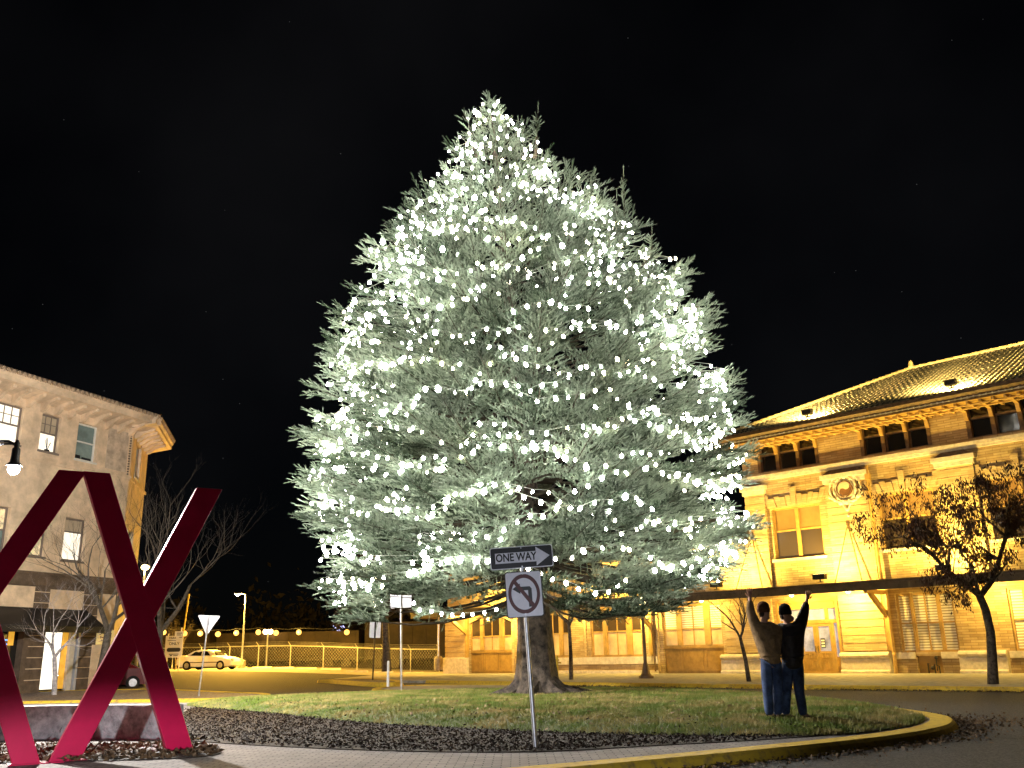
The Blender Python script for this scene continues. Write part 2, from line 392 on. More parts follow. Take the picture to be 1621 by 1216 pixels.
# other islands
def island(name, poly, m, kb=True, z=0.0, sm=2):
    p = smooth(poly, sm); o = MB().flat(p, -.3, z).build(name, m); tag(o, kind='structure')
    if kb:
        q = p+[p[0], p[1]]; kk = kerb(name+'_kerb', offs(q, -.06), .34, M_yellow, zf=lambda x, y: z+.012); tag(kk, kind='structure')
island('far_island', [(-5.6,36.5),(-4.9,35.0),(-2.5,32.6),(.8,32.9),(1.6,34.6),(.6,38),(-4,41),(-5.6,39)], M_concrete)
island('small_island', [(-11,51),(-9.5,49.5),(-6.8,43.6),(-5.6,42.6),(-5.2,44),(-6.2,48.5),(-8.4,53)], M_gravel, z=.05)
island('yield_island', [(-8.2,31.9),(-9.5,30.6),(-13.8,31.4),(-20,31.5),(-24,34),(-24,42),(-17,44),(-11.7,37.5),(-8.9,34.6)][::-1], M_gravel)
o = MB().flat([(-30,24.5),(-13.2,27.2),(-9.7,29.2),(-13.5,30.6),(-20,31.0),(-30,31.5)], -.3, -.03).build('sidewalk', M_concrete); tag(o, kind='structure')

# ------------------------------------------------------------------ concrete seat wall
mb = MB(); wl_ = [(-8.9,15.75),(-8.4,15.95),(-7.6,16.0),(-6.4,15.7),(-5.75,15.45),(-5.45,15.75)]
wl_ = smooth(wl_, 2, False); back = offs(wl_, .42); n = len(wl_); vs = []
for a, b in zip(wl_, back):
    vs += [(a[0], a[1], -.02), (a[0]+.0, a[1]+.015, .5), (a[0]+(b[0]-a[0])*.06, a[1]+(b[1]-a[1])*.06, .52), (b[0], b[1], .52), (b[0], b[1], -.02)]
fs = []
for i in range(n-1):
    for k in range(4): fs.append((i*5+k, i*5+k+1, (i+1)*5+k+1, (i+1)*5+k))
fs += [(0,1,2,3,4), tuple((n-1)*5+k for k in range(4,-1,-1))]
mb.add(vs, fs); o = mb.build('seat_wall', M_conc_old); tag(o, 'low curved grey concrete seat wall with a dark crack behind the red sculpture', 'wall')
crk = MB(); cp = [(-7.42,.5),(-7.40,.40),(-7.45,.33),(-7.47,.22),(-7.52,.14),(-7.5,.05)]
for i in range(len(cp)-1):
    (x0, z0), (x1, z1) = cp[i], cp[i+1]; crk.add([(x0-.008,15.955,z0),(x0+.008,15.955,z0),(x1+.006,15.955,z1),(x1-.006,15.955,z1)], [(0,1,2,3)])
crk.build('crack', M_black, o)

# ------------------------------------------------------------------ red sculpture
M_red = mat('red_gloss_paint', (.50,.003,.055), rough=.42, var=.06, vs=3, spec=.25, coat=.05)
a = R(32); EX = Vector((math.cos(a), math.sin(a), 0)); NX = Vector((math.sin(a), -math.cos(a), 0)); SC = Vector((-5.815, 12.36, 0))
def bar(mb, x0, z0, x1, z1, w, d0, d1):
    """bar with horizontal cut ends, w = horizontal width"""
    mb.prism([(x0, z0), (x0+w, z0), (x1+w, z1), (x1, z1)], (0,0,0), (1,0,0), (0,0,1), (0,1,0), d0, d1)
sculp = empty('red_sculpture', SC, a, 'tall glossy magenta red sculpture of crossed slanting steel bars standing in the planting bed', 'sculpture')
T_ = .15
def xbars(dx, tag_):
    mb = MB(); bar(mb, 1.36+dx, -.05, -.08+dx, 3.71, .34, 0, T_); mb.build('bar', M_red, sculp, bevel=.008)
    mb = MB(); bar(mb, -.10+dx, 0.0, 1.45+dx, 3.60, .36, 0.012, T_-.012)
    # split the crossing bar so that it butts on the first one
    mb.build('bar', M_red, sculp, bevel=.008)
xbars(0, 0)
mb = MB(); bar(mb, -.49, -.02, -1.92, 3.71, .31, 0, T_); mb.build('bar', M_red, sculp, bevel=.008)
mb = MB(); bar(mb, -2.24, 0, -.38, 3.706, .34, .012, T_-.012); mb.build('bar', M_red, sculp, bevel=.008)
mb = MB(); mb.box((-.55,-.06,-.03), (-.1,T_+.06,.012)); mb.box((-.08,-.06,-.03), (.34,T_+.06,.012)); mb.box((1.3,-.06,-.06), (1.78,T_+.06,.004)); mb.build('base_plate', M_red, sculp)

# ================================================================== STATION
ST = empty('station_building', SP, math.atan2(SE.y, SE.x), 'floodlit two storey buff brick railway station with hipped tile roof and long canopy', 'building')
def wallholes(mb, x0, x1, z0, z1, holes, y, dep):
    X = sorted({x0, x1, *[h[0] for h in holes], *[h[1] for h in holes]}); Z = sorted({z0, z1, *[h[2] for h in holes], *[h[3] for h in holes]})
    X = [v for v in X if x0 <= v <= x1]; Z = [v for v in Z if z0 <= v <= z1]
    for i in range(len(X)-1):
        for j in range(len(Z)-1):
            cx, cz = (X[i]+X[i+1])/2, (Z[j]+Z[j+1])/2
            if any(h[0] < cx < h[1] and h[2] < cz < h[3] for h in holes): continue
            mb.add([(X[i], y, Z[j]), (X[i+1], y, Z[j]), (X[i+1], y, Z[j+1]), (X[i], y, Z[j+1])], [(0,1,2,3)])
    for h in holes:
        a, b, c, d = h
        for q in ([(a,y,c),(a,y+dep,c),(a,y+dep,d),(a,y,d)], [(b,y,c),(b,y+dep,c),(b,y+dep,d),(b,y,d)], [(a,y,c),(b,y,c),(b,y+dep,c),(a,y+dep,c)], [(a,y,d),(b,y,d),(b,y+dep,d),(a,y+dep,d)]):
            mb.add(q, [(0,1,2,3)])
def frame(mb, x0, x1, z0, z1, w, y0, y1):
    mb.box((x0,y0,z0),(x0+w,y1,z1)); mb.box((x1-w,y0,z0),(x1,y1,z1)); mb.box((x0+w,y0,z1-w),(x1-w,y1,z1)); mb.box((x0+w,y0,z0),(x1-w,y1,z0+w))
MX0, MX1 = 21.9, 46.0    # main block
atticW = [(22.85,26.3),(28.5,31.9),(33.5,36.9),(38.6,42.0)]
upW = [(23.35,26.05,5.55,8.15),(28.95,31.6,5.55,8.15),(33.9,36.6,5.55,8.15),(38.9,41.5,5.55,8.15)]
lowW = [(29.2,31.75,.9,3.5),(34.0,36.6,.9,3.5)]
door = (23.05,26.35,0.0,3.5)
holes = upW + lowW + [door, (29.82,30.92,0.0,.74)] + [(a_, b_, 10.13, 11.5) for a_, b_ in atticW]
mb = MB(); wallholes(mb, MX0, MX1, -.1, 11.6, holes, 0, .28)
mb.add([(MX0,0,-.1),(MX0,14,-.1),(MX0,14,11.6),(MX0,0,11.6)], [(0,1,2,3)]); mb.add([(MX1,0,-.1),(MX1,14,-.1),(MX1,14,11.6),(MX1,0,11.6)], [(0,1,2,3)])
mb.add([(MX0,14,-.1),(MX1,14,-.1),(MX1,14,11.6),(MX0,14,11.6)], [(0,1,2,3)])
mb.build('wall', M_brick, ST)
# low wing
wW = [(.25,4.2,0.0,3.62),(6.2,9.1,.95,3.55),(10.8,14.55,.92,3.5),(16.0,19.85,0.0,3.6)]
mb = MB(); wallholes(mb, -2.0, MX0, -.1, 6.6, wW, 0.004, .3)
mb.add([(-2.0,0,-.1),(-2.0,12,-.1),(-2.0,12,6.6),(-2.0,0,6.6)], [(0,1,2,3)]); mb.add([(-2.0,12,-.1),(MX0,12,-.1),(MX0,12,6.6),(-2.0,12,6.6)], [(0,1,2,3)])
mb.build('wing_wall', M_brick, ST)
# brick piers with recessed joints
def pier(x0, x1, z0, z1, p=.14):
    mb = MB(); z = z0; st = .36
    while z < z1-.01:
        e_ = min(z+st-.035, z1); mb.box((x0, -p, z), (x1, 0.10, e_)); mb.box((x0+.03, -p+.05, e_), (x1-.03, 0.10, min(e_+.035, z1))); z += st
    return mb.build('brick_pier', M_brick2, ST)
for x0, x1, z1 in [(-2.1,0,3.6),(20.1,22.9,3.6),(26.5,28.6,3.6),(26.5,28.6,9.2),(31.95,33.55,9.2),(36.9,38.5,9.2),(21.95,23.1,9.2)]:
    pier(x0, x1, 1.0 if z1 < 5 else 4.2, z1)
# plinths: block, torus, base
def plinth(x0, x1, zt=.95, big=True):
    mb = MB()
    prof = [(-.42,-.1),(-.42,.10),(-.36,.14),(-.32,.16),(-.30,.62),(-.25,.68),(-.34,.72),(-.40,.79),(-.36,.88),(-.22,zt),(0.05,zt),(0.05,-.1)] if big else [(-.26,-.1),(-.26,zt-.08),(-.18,zt),(0.05,zt),(0.05,-.1)]
    mb.prism(prof, (x0-.2, 0, 0), (0,1,0), (0,0,1), (1,0,0), 0, x1-x0+.4)
    return mb.build('stone_plinth', M_stone, ST, bevel=.01)
plinth(-2.0,0.0,1.03,False); plinth(20.0,22.8); plinth(26.55,28.5); plinth(31.95,33.5,.95); plinth(36.9,38.5)
for x0, x1 in [(28.75,29.8),(30.94,31.7),(33.75,36.65)]:
    mb = MB(); mb.box((x0,-.10,.62),(x1,.02,.9)); mb.build('stone_sill_band', M_stone, ST, bevel=.01)
mb = MB(); mb.box((4.7,-.10,.5),(15.6,.02,.9)); mb.build('stone_sill_band', M_stone, ST, bevel=.01)
mb = MB(); mb.box((4.7,-.12,-.1),(15.6,.02,.16)); mb.build('stone_base', M_stone, ST, bevel=.01)
mb = MB(); mb.box((MX0-.1,-.22,9.78),(MX1,.0,9.96)); mb.box((MX0-.1,-.17,9.66),(MX1,.0,9.777)); mb.build('string_course', M_stone, ST)
# pier caps beneath the string course
for x0, x1 in [(26.45,28.65),(31.9,33.6),(36.85,38.55),(21.9,23.15)]:
    mb = MB(); mb.box((x0-.1,-.34,9.2),(x1+.1,.0,9.42)); mb.box((x0-.02,-.24,8.98),(x1+.02,.0,9.197)); mb.build('pier_cap', M_stone, ST)
    mb = MB(); mb.prism([(x0-.1,9.42),(x1+.1,9.42),(x1-.35,9.655),(x0+.35,9.655)], (0,0,0), (1,0,0), (0,0,1), (0,1,0), -.165, 0); mb.build('pier_cap_shade', M_wood_d, ST)  # sloped piece whose dark brown stands in for the shade above the cap
# emblem: wreathed round medallion
em = empty('emblem', (27.55, -.14, 8.62)); em.parent = ST
mb = MB()
for k in range(3): 
    r_ = (.50,.42,.36)[k]; mb.prism([(r_*math.cos(t*math.pi/16), r_*math.sin(t*math.pi/16)) for t in range(32)], (0,0,0), (1,0,0), (0,0,1), (0,1,0), -.08-.03*k, .06)
mb.build('medallion', M_stone, em)
M_emd = mat('emblem_dark', (.16,.07,.03), rough=.7, var=.2)
M_eml = mat('emblem_light', (.62,.50,.34), rough=.7, var=.1)
def halfyy(flip, r_):
    pts = []
    for k in range(17): t = math.pi/2-math.pi*k/16; pts.append((r_*math.cos(t), r_*math.sin(t)))
    for k in range(1, 13): t = -math.pi/2-math.pi*k/12; pts.append((r_/2*math.cos(t), -r_/2+r_/2*math.sin(t)))
    for k in range(1, 12): t = -math.pi/2+math.pi*k/12; pts.append((r_/2*math.cos(t), r_/2+r_/2*math.sin(t)))
    c, s_ = math.cos(R(-38)), math.sin(R(-38)); sg = -1 if flip else 1
    return [((x*c-y*s_)*sg, (x*s_+y*c)*sg) for x, y in pts]
for f_, m_ in ((False, M_emd), (True, M_eml)):
    mb = MB(); mb.prism(halfyy(f_, .335), (0,0,0), (1,0,0), (0,0,1), (0,1,0), -.165, -.14); mb.build('roundel_half', m_, em)
mb = MB(); mb.tube([(.39*math.cos(t*math.pi/16), -.15, .39*math.sin(t*math.pi/16)) for t in range(33)], .035, 6, False); mb.build('roundel_ring', M_emd, em)
mb = MB()
for sg in (-1, 1):
    for j, (sx, off) in enumerate([(.56,0),(.66,.05)]):
        mb.tube([(sg*(sx*math.cos(t)+.12*j), -.10, sx*math.sin(t)*1.05+off) for t in [R(q) for q in range(-85, 75, 10)]], [.05+.025*math.sin(i*1.9) for i in range(16)], 6)
    mb.tube([(sg*(.35+.28*math.cos(t)*(1-t/9)), -.1, .52+.22*math.sin(t)*(1-t/9)) for t in [k*.5 for k in range(12)]], .05, 6)
    for k in range(6):
        x = sg*(.82-k*.12); z = -.35-k*.07+random.uniform(-.05,.05); mb.sphere((x,-.06,z), .09, 5)
    mb.tube([(sg*.1,-.08,-.55),(sg*.16,-.08,-.8),(sg*.05,-.08,-1.05)], [.07,.05,.03], 6)
mb.sphere((0,-.06,-.62), .16, 6); mb.sphere((0,-.06,-1.0), .1, 6); mb.sphere((0,-.06,-1.3), .07, 6); mb.sphere((0,-.06,.62), .13, 6)
mb.build('wreath', M_stone, em, smooth=True)
# flat arches of voussoirs over the upper windows
for x0, x1, z0, z1 in upW:
    mb = MB(); n = 11; c = (x0+x1)/2; W_ = (x1-x0)+.5
    for k in range(n):
        t0 = (k+.04)/n; t1 = (k+.96)/n; hh = .52+(.22 if k % 5 == 0 else .08 if k % 2 == 0 else 0) + (.25 if k == n//2 else 0)
        a0 = x0-.25+W_*t0; a1 = x0-.25+W_*t1; sp = .18
        mb.prism([(c+(a0-c)*.93, z1+.04), (c+(a1-c)*.93, z1+.04), (c+(a1-c)*(1+sp*hh), z1+hh), (c+(a0-c)*(1+sp*hh), z1+hh)], (0,0,0), (1,0,0), (0,0,1), (0,1,0), -.07-.03*(k % 2), .02)
    mb.build('flat_arch', M_brick2, ST)
    mb = MB(); mb.box((x0-.15,-.12,z0-.14),(x1+.15,.10,z0)); mb.build('window_sill', M_stone, ST)
# windows
def pane(parent, x0, x1, z0, z1, y, m, name='pane'):
    mb = MB(); mb.box((x0,y,z0),(x1,y+.01,z1)); return mb.build(name, m, parent)
M_glass_dim = mat('window_glass_dim', (.05,.035,.025), rough=.08, var=0, spec=.8)
for i, (x0, x1, z0, z1) in enumerate(upW):
    w = MB(); frame(w, x0, x1, z0, z1, .10, .12, .22); c = (x0+x1)/2; w.box((c-.09,.09,z0+.1),(c+.09,.2,z1-.1))
    for a_, b_ in ((x0+.1,c-.09),(c+.09,x1-.1)): w.box((a_,.13,z0+1.38),(b_,.2,z0+1.47))
    wo = w.build('window', M_wood_o, ST)
    for a_, b_ in ((x0+.1,c-.09),(c+.09,x1-.1)):
        pane(wo, a_, b_, z0+.1, z0+1.38, .165, M_glass_dim); pane(wo, a_, b_, z0+1.47, z1-.1, .165, M_blind, 'blind')
M_white_lit = glowmat('window_reflection', (1,.95,.85), 1.2)
M_blindl = mat('pale_blind', (.75,.70,.60), rough=.6, var=0)
n_ = M_blindl.node_tree.nodes; l_ = M_blindl.node_tree.links
tc_ = n_.new('ShaderNodeTexCoord'); wv = n_.new('ShaderNodeTexWave'); wv.bands_direction = 'Z'; wv.inputs['Scale'].default_value = 2.6
cr_ = n_.new('ShaderNodeValToRGB'); cr_.color_ramp.elements[0].position = .15; cr_.color_ramp.elements[1].position = .5
cr_.color_ramp.elements[0].color = (.3,.24,.15,1); cr_.color_ramp.elements[1].color = (.75,.7,.6,1)
l_.new(tc_.outputs['Object'], wv.inputs['Vector']); l_.new(wv.outputs['Fac'], cr_.inputs['Fac']); l_.new(cr_.outputs['Color'], n_['Principled BSDF'].inputs['Base Color'])
M_room = mat('lit_room_blind', (.6,.42,.2), rough=.7, var=.2, vs=.8, emit=(1,.6,.2), es=.18)
for x0, x1, z0, z1 in lowW:
    w = MB(); frame(w, x0, x1, z0, z1, .09, .10, .22); w.box((x0+.60,.06,z0+.09),(x0+.76,.2,z1-.09)); w.box((x1-.76,.06,z0+.09),(x1-.60,.2,z1-.09)); c = (x0+x1)/2; w.box((c-.03,.12,z0+.09),(c+.03,.2,z1-.09))
    cells = [(x0+.09,x0+.6),(x0+.76,c-.03),(c+.03,x1-.76),(x1-.6,x1-.09)]
    for a_, b_ in cells: w.box((a_,.10,z0+1.24),(b_,.2,z0+1.31))
    wo = w.build('window', M_wood_o, ST)
    for a_, b_ in cells: pane(wo, a_, b_, z0+.09, z0+1.24, .165, M_blindl, 'blind'); pane(wo, a_, b_, z0+1.31, z1-.09, .165, M_blindl, 'blind')
# arched / garage windows of the wing
M_panel = mat('panelled_door_paint', (.36,.21,.055), rough=.5, var=.12, vs=3)
for i, (x0, x1, z0, z1) in enumerate(wW):
    gar = i in (0, 3); zb = 1.36 if gar else z0; w = MB(); frame(w, x0, x1, zb, z1, .10, .10, .24)
    L_ = x1-x0; m0, m1 = (x0+L_*.24, x0+L_*.32), (x1-L_*.30, x1-L_*.20)
    zt = 2.28
    for a_, b_ in (m0, m1): w.box((a_,.05,zb+.1),(b_,.22,z1-.1))
    c = (m0[1]+m1[0])/2; w.box((c-.03,.12,zb+.1),(c+.03,.2,z1-.1))
    cells = [(x0+.1,m0[0]),(m0[1],c-.03),(c+.03,m1[0]),(m1[1],x1-.1)]
    for a_, b_ in cells: w.box((a_,.08,zt),(b_,.2,zt+.08))
    wo = w.build('window', M_wood_o, ST)
    for a_, b_ in cells: pane(wo, a_, b_, zb+.1, zt, .165, M_room, 'blind'); pane(wo, a_, b_, zt+.08, z1-.1, .165, M_glass_dim if i != 3 else M_blindl)
    if i != 3:   # arched brick spandrels hide the square corners
        mb = MB(); n = 14
        for k in range(n):
            t0, t1 = k/n, (k+1)/n; f_ = lambda t: z1-.38*(2*t-1)**2
            xa, xb = x0+L_*t0, x0+L_*t1
            mb.prism([(xa, f_(t0)), (xb, f_(t1)), (xb, z1), (xa, z1)], (0,0,0), (1,0,0), (0,0,1), (0,1,0), -.01, .26)
        mb.tube([(x0+L_*k/n, -.02, z1-.38*(2*k/n-1)**2) for k in range(n+1)], .055, 6)
        mb.build('arch', M_stone if i == 2 else M_brick2, ST)
    if gar:
        mb = MB(); mb.box((x0,.14,-.05),(x1,.24,1.355)); 
        for k in range(3):
            a_ = x0+L_*(0,.30,.66)[k]+.08; b_ = x0+L_*(.30,.66,1)[k]-.08
            frame(mb, a_, b_, .12, 1.26, .06, .11, .14)
        mb.box((x0,.06,1.28),(x1,.138,1.355)); mb.build('panelled_base', M_panel, ST)
# corner quoin strips of the wing
for x0, x1 in [(-.02,.2),(4.25,4.45),(10.35,10.5),(15.0,15.16),(15.62,15.75)]:
    mb = MB(); z = .95 if 4.4 < x0 < 15.5 else .1
    while z < 3.6: mb.box((x0,-.07,z),(x1,.01,z+.17)); mb.box((x0+.01,-.05,z+.17),(x1-.01,.01,z+.19)); z += .19
    mb.build('quoin_strip', M_brick2, ST)
# entrance
x0, x1, z0, z1 = door
mb = MB(); frame(mb, x0, x1, z0-.06, z1, .13, .0, .26); mb.box((x0+.13,.08,3.02),(x1-.13,.22,z1-.13)); mb.box((x0+.13,.05,2.32),(x1-.13,.24,2.50)); 
for xx in (24.12,25.9): mb.box((xx,.05,0),(xx+.10,.24,2.32)); 
mb.box((23.70,.06,2.5),(23.80,.24,3.02)); mb.box((25.62,.06,2.5),(25.78,.24,3.02))
mb.box((x0+.13,.12,0),(24.12,.22,.75)); mb.box((26.0,.12,0),(x1-.13,.22,.75))
ent = mb.build('entrance_frame', M_wood_o, ST)
M_lobby = mat('bright_lobby_glass', (.3,.3,.32), rough=.1, var=.35, vs=1.2, emit=(.75,.78,1), es=.40)
nn = M_lobby.node_tree; crx = [q for q in nn.nodes if q.type == 'VALTORGB'][0]; crx.color_ramp.elements[0].position = .3; crx.color_ramp.elements[1].position = .7
mu = nn.nodes.new('ShaderNodeVectorMath'); mu.operation = 'MULTIPLY'; mu.inputs[1].default_value = (2.2,2.3,2.8)
nn.links.new(crx.outputs['Color'], mu.inputs[0]); nn.links.new(mu.outputs[0], nn.nodes['Principled BSDF'].inputs['Emission Color'])
for a_, b_, c_, d_ in ((23.80,25.62,2.5,3.02),(x0+.13,23.70,2.5,3.02),(25.78,x1-.13,2.5,3.02),(x0+.13,24.12,.75,2.32),(26.0,x1-.13,.75,2.32)): pane(ent, a_, b_, c_, d_, .16, M_lobby)
for k, (a_, b_) in enumerate(((24.22,25.055),(25.065,25.9))):
    mb = MB(); frame(mb, a_, b_, 0, 2.31, .13, .07, .20); mb.box((a_+.13,.09,.13),(b_-.13,.18,1.02))
    for q0, q1, zz0, zz1 in ((a_+.16,(a_+b_)/2-.03,.18,.62),((a_+b_)/2+.03,b_-.16,.18,.62),(a_+.16,(a_+b_)/2-.03,.70,.94),((a_+b_)/2+.03,b_-.16,.70,.94)): frame(mb, q0, q1, zz0, zz1, .035, .065, .09)
    dr = mb.build('door', M_wood_o, ST); pane(dr, a_+.13, b_-.13, 1.02, 2.18, .13, M_lobby)
    hx = b_-.07 if k == 0 else a_+.07; mb = MB(); mb.tube([(hx,.07,.98),(hx,.0,1.0),(hx,.0,1.25),(hx,.07,1.27)], .016, 6); mb.build('handle', M_iron, dr)
mb = MB(); mb.box((25.25,.115,1.18),(25.47,.128,1.62)); nt = mb.build('door_notice', M_black, ST)
for k in range(3): mb = MB(); mb.box((25.27,.108,1.22+k*.13),(25.45,.114,1.30+k*.13)); mb.build('notice_line', M_white, nt)
# little hatch with pipes
mb = MB(); mb.box((29.82,.16,-.05),(30.92,.2,.74)); mb.build('hatch', M_panel, ST)
mb = MB()
mb.tube([(30.3,-.06,0),(30.3,-.06,.42),(30.45,-.06,.42)], .03, 6); mb.tube([(30.6,-.1,0),(30.6,-.1,.38),(30.8,-.1,.30),(30.8,-.1,.0)], .03, 6); mb.tube([(30.7,-.1,.1),(30.7,-.1,.72),(30.95,-.1,.72)], .03, 6); mb.sphere((30.52,-.12,.24), .09, 6); mb.sphere((30.72,-.12,.66), .08, 6)
mt = mb.build('gas_pipework', M_iron); mt.parent = None; mt.location = SP; mt.rotation_euler = (0, 0, math.atan2(SE.y, SE.x)); tag(mt, 'dark gas meter pipework in front of the low hatch under the station window', 'pipework')
# attic windows
for x0, x1 in atticW:
    w = MB(); L_ = (x1-x0)/3
    for k in range(4): w.box((x0+L_*k-.09+(.09 if k == 0 else 0)-(.09 if k == 3 else 0),-.02,10.13),(x0+L_*k+.09+(.09 if k == 0 else 0)-(.09 if k == 3 else 0),.24,11.5))
    for k in range(3): w.box((x0+L_*k+.09,.10,11.02),(x0+L_*(k+1)-.09,.2,11.08)); frame(w, x0+L_*k+.10, x0+L_*(k+1)-.10, 10.15, 11.02, .045, .15, .2)
    wo = w.build('window', M_wood_d, ST)
    for k in range(3): pane(wo, x0+L_*k+.1, x0+L_*(k+1)-.1, 10.16, 11.5, .21, M_glassd)
    mb = MB()
    for k in range(4):
        xx = x0+L_*k; mb.prism([(0,11.5),(-1.15,11.5),(-1.15,11.42),(-.22,11.30),(-.14,10.95),(0,10.95)], (xx-.08+(.08 if k == 0 else -.08 if k == 3 else 0),0,0), (0,1,0), (0,0,1), (1,0,0), 0, .16)
    mb.build('eave_bracket', M_wood_o, ST)
# eaves
EY = -1.5
mb = MB(); mb.box((21.4,EY,11.50),(MX1+1,.0,11.56)); mb.box((21.4,EY,11.0+.62),(21.9,14,11.66)); mb.build('soffit', M_wood_o, ST)
mb = MB(); x = 21.6
while x < MX1: mb.box((x,EY+.05,11.38),(x+.11,-.02,11.497)); x += .52
for yy in (-1.25,-.62): mb.tube([(21.5,yy,11.36),(MX1,yy,11.36)], .045, 6)
mb.build('rafter_tail', M_wood_o, ST)
mb = MB(); mb.box((21.4,EY-.10,11.50),(MX1+1,EY,11.70)); mb.prism([(EY-.10,11.7),(EY-.26,11.82),(EY-.26,11.99),(EY+.1,11.99),(EY+.1,11.7)], (21.3,0,0), (0,1,0), (0,0,1), (1,0,0), 0, MX1-20.3); mb.build('gutter', M_wood_d, ST)
mb = MB(); x = 21.5; mb.box((21.4,EY-.112,11.60),(MX1,EY-.1,11.64))
while x < MX1: mb.box((x-.035,EY-.15,11.585),(x+.035,EY-.11,11.655)); x += .26
mb.build('studded_strip', M_stone, ST)
# roof with tiles
M_tile = brickmat('glazed_roof_tile', (.50,.42,.24), (.40,.34,.19), (.035,.03,.02), .26, .30, .030, 'xy', bump=1, rough=.45, var=.25)
RZ, RY = 15.95, 7.0; sl = math.atan2(RZ-12.0, RY-EY)
mb = MB(); rx0, rx1 = 28.95, MX1+6
mb.add([(21.35,EY-.2,11.97),(rx1,EY-.2,11.97),(rx1,RY,RZ),(rx0,RY,RZ),(21.35,RY+8.7,11.97),(rx1,RY+8.7,11.97),(21.35,EY-.2,11.90),(rx1,EY-.2,11.90),(21.35,RY+8.7,11.9),(rx1,RY+8.7,11.9)],
       [(0,1,2,3),(0,3,4),(3,2,5,4),(0,6,7,1),(0,4,8,6),(1,7,9,5,2),(4,5,9,8),(6,8,9,7)])
# individual tile ribs so the roof has relief: one rib column every 0.26 m
roof = mb.build('roof', M_tile, ST)
rb = MB(); x = 21.5
while x < rx1:
    top = RZ if x > rx0 else 11.97+(RZ-11.97)*(x-21.35)/(rx0-21.35); yt = RY if x > rx0 else (EY-.2)+(RY-EY+.2)*(x-21.35)/(rx0-21.35)
    if yt-EY > .2:
        L_ = yt-EY+.2; n = max(1, int(L_/.42))
        for k in range(n):
            y0 = EY-.2+L_*k/n; y1 = EY-.2+L_*(k+1)/n; za = 11.97+(top-11.97)*k/n; zb_ = 11.97+(top-11.97)*(k+1)/n
            w_ = .055
            rb.add([(x-w_,y0,za+.004),(x,y0,za+.075),(x+w_,y0,za+.004),(x-w_,y1,zb_+.004),(x,y1,zb_+.045),(x+w_,y1,zb_+.004)], [(0,1,4,3),(1,2,5,4),(0,2,1)])
    x += .27
rb.build('tile_ribs', M_tile, roof)
M_cap = mat('ridge_cap', (.5,.38,.16), rough=.5, var=.15, vs=5)
mb = MB()
def caps(a, b, n):
    a = Vector(a); b = Vector(b)
    for k in range(n):
        p = a.lerp(b, k/n); q = a.lerp(b, (k+.96)/n); mb.tube([p, q], [.13, .10], 8)
caps((21.35,EY-.2,12.02),(rx0,RY,RZ+.05),30); caps((rx0,RY,RZ+.05),(rx1,RY,RZ+.05),50)
mb.build('ridge_cap', M_cap, roof)
mb = MB(); mb.lathe([(.16,0),(.2,.1),(.13,.2),(.12,.38),(.05,.5),(.01,.52)], (rx0,RY,RZ)); mb.build('finial', M_cap, roof, smooth=True)
# wing roof, low
mb = MB(); mb.add([(-2.6,-.6,6.6),(MX0,-.6,6.6),(MX0,6,9.0),(3.5,6,9.0),(-2.6,12.6,6.6),(MX0,12.6,6.6)], [(0,1,2,3),(0,3,4),(3,2,5,4),(0,4,5,1)]); mb.build('wing_roof', M_tile, ST)
# canopy
CY = -2.3
mb = MB(); mb.box((-3.2,CY,3.62),(MX1,CY+.12,4.0)); mb.box((-3.2,CY-.08,3.92),(MX1,CY,4.03)); mb.box((-3.2,CY+.12,3.62),(-3.08,0,4.0)); mb.build('canopy_fascia', M_canopy, ST)
mb = MB(); mb.prism([(CY+.12,3.80),(CY+.12,3.99),(0,4.22),(0,3.80)], (-3.08,0,0), (0,1,0), (0,0,1), (1,0,0), 0, MX1+3); mb.build('canopy_roof', M_wood_d, ST)
M_soff = mat('canopy_soffit', (.6,.45,.25), rough=.6, var=.1, vs=2)
mb = MB(); mb.box((-3.05,CY+.13,3.75),(MX1,-.02,3.795)); mb.build('canopy_soffit', M_soff, ST)
for bx in (.1,15.3,28.78):
    mb = MB(); mb.prism([(-.05,2.35),(-.05,2.6),(-1.75,3.70),(-1.75,3.46)], (bx-.09,0,0), (0,1,0), (0,0,1), (1,0,0), 0, .18)
    mb.box((bx-.11,-.22,1.0),(bx+.11,-.02,3.7)); mb.box((bx-.09,CY+.14,3.5),(bx+.09,-.22,3.68)); mb.build('canopy_bracket', M_wood_o, ST)
for rx_ in (22.2,27.45,32.7):
    mb = MB(); mb.tube([(rx_,-.16,6.95),(rx_-.02,CY+.1,4.02)], .022, 6); mb.tube([(rx_,-.16,6.95),(rx_+.5,-.5,4.2)], .03, 6); mb.box((rx_-.07,-.2,6.85),(rx_+.07,-.1,7.05)); mb.build('tie_rod', M_wood_d, ST)
mb = MB(); mb.tube([(28.75,-.22,9.6),(28.75,-.22,4.2)], .075, 8); mb.tube([(28.95,-.32,3.6),(28.95,-.32,.9),(29.0,-.42,.8),(29.0,-.5,.0)], .085, 8); mb.box((28.65,-.32,8.9),(28.85,-.1,9.2)); mb.build('downspout', M_wood_o, ST)
mb = MB(); mb.tube([(15.45,-.12,3.6),(15.45,-.12,.1)], .05, 8); mb.build('downspout', M_wood_d, ST)
SRZ = math.atan2(SE.y, SE.x)
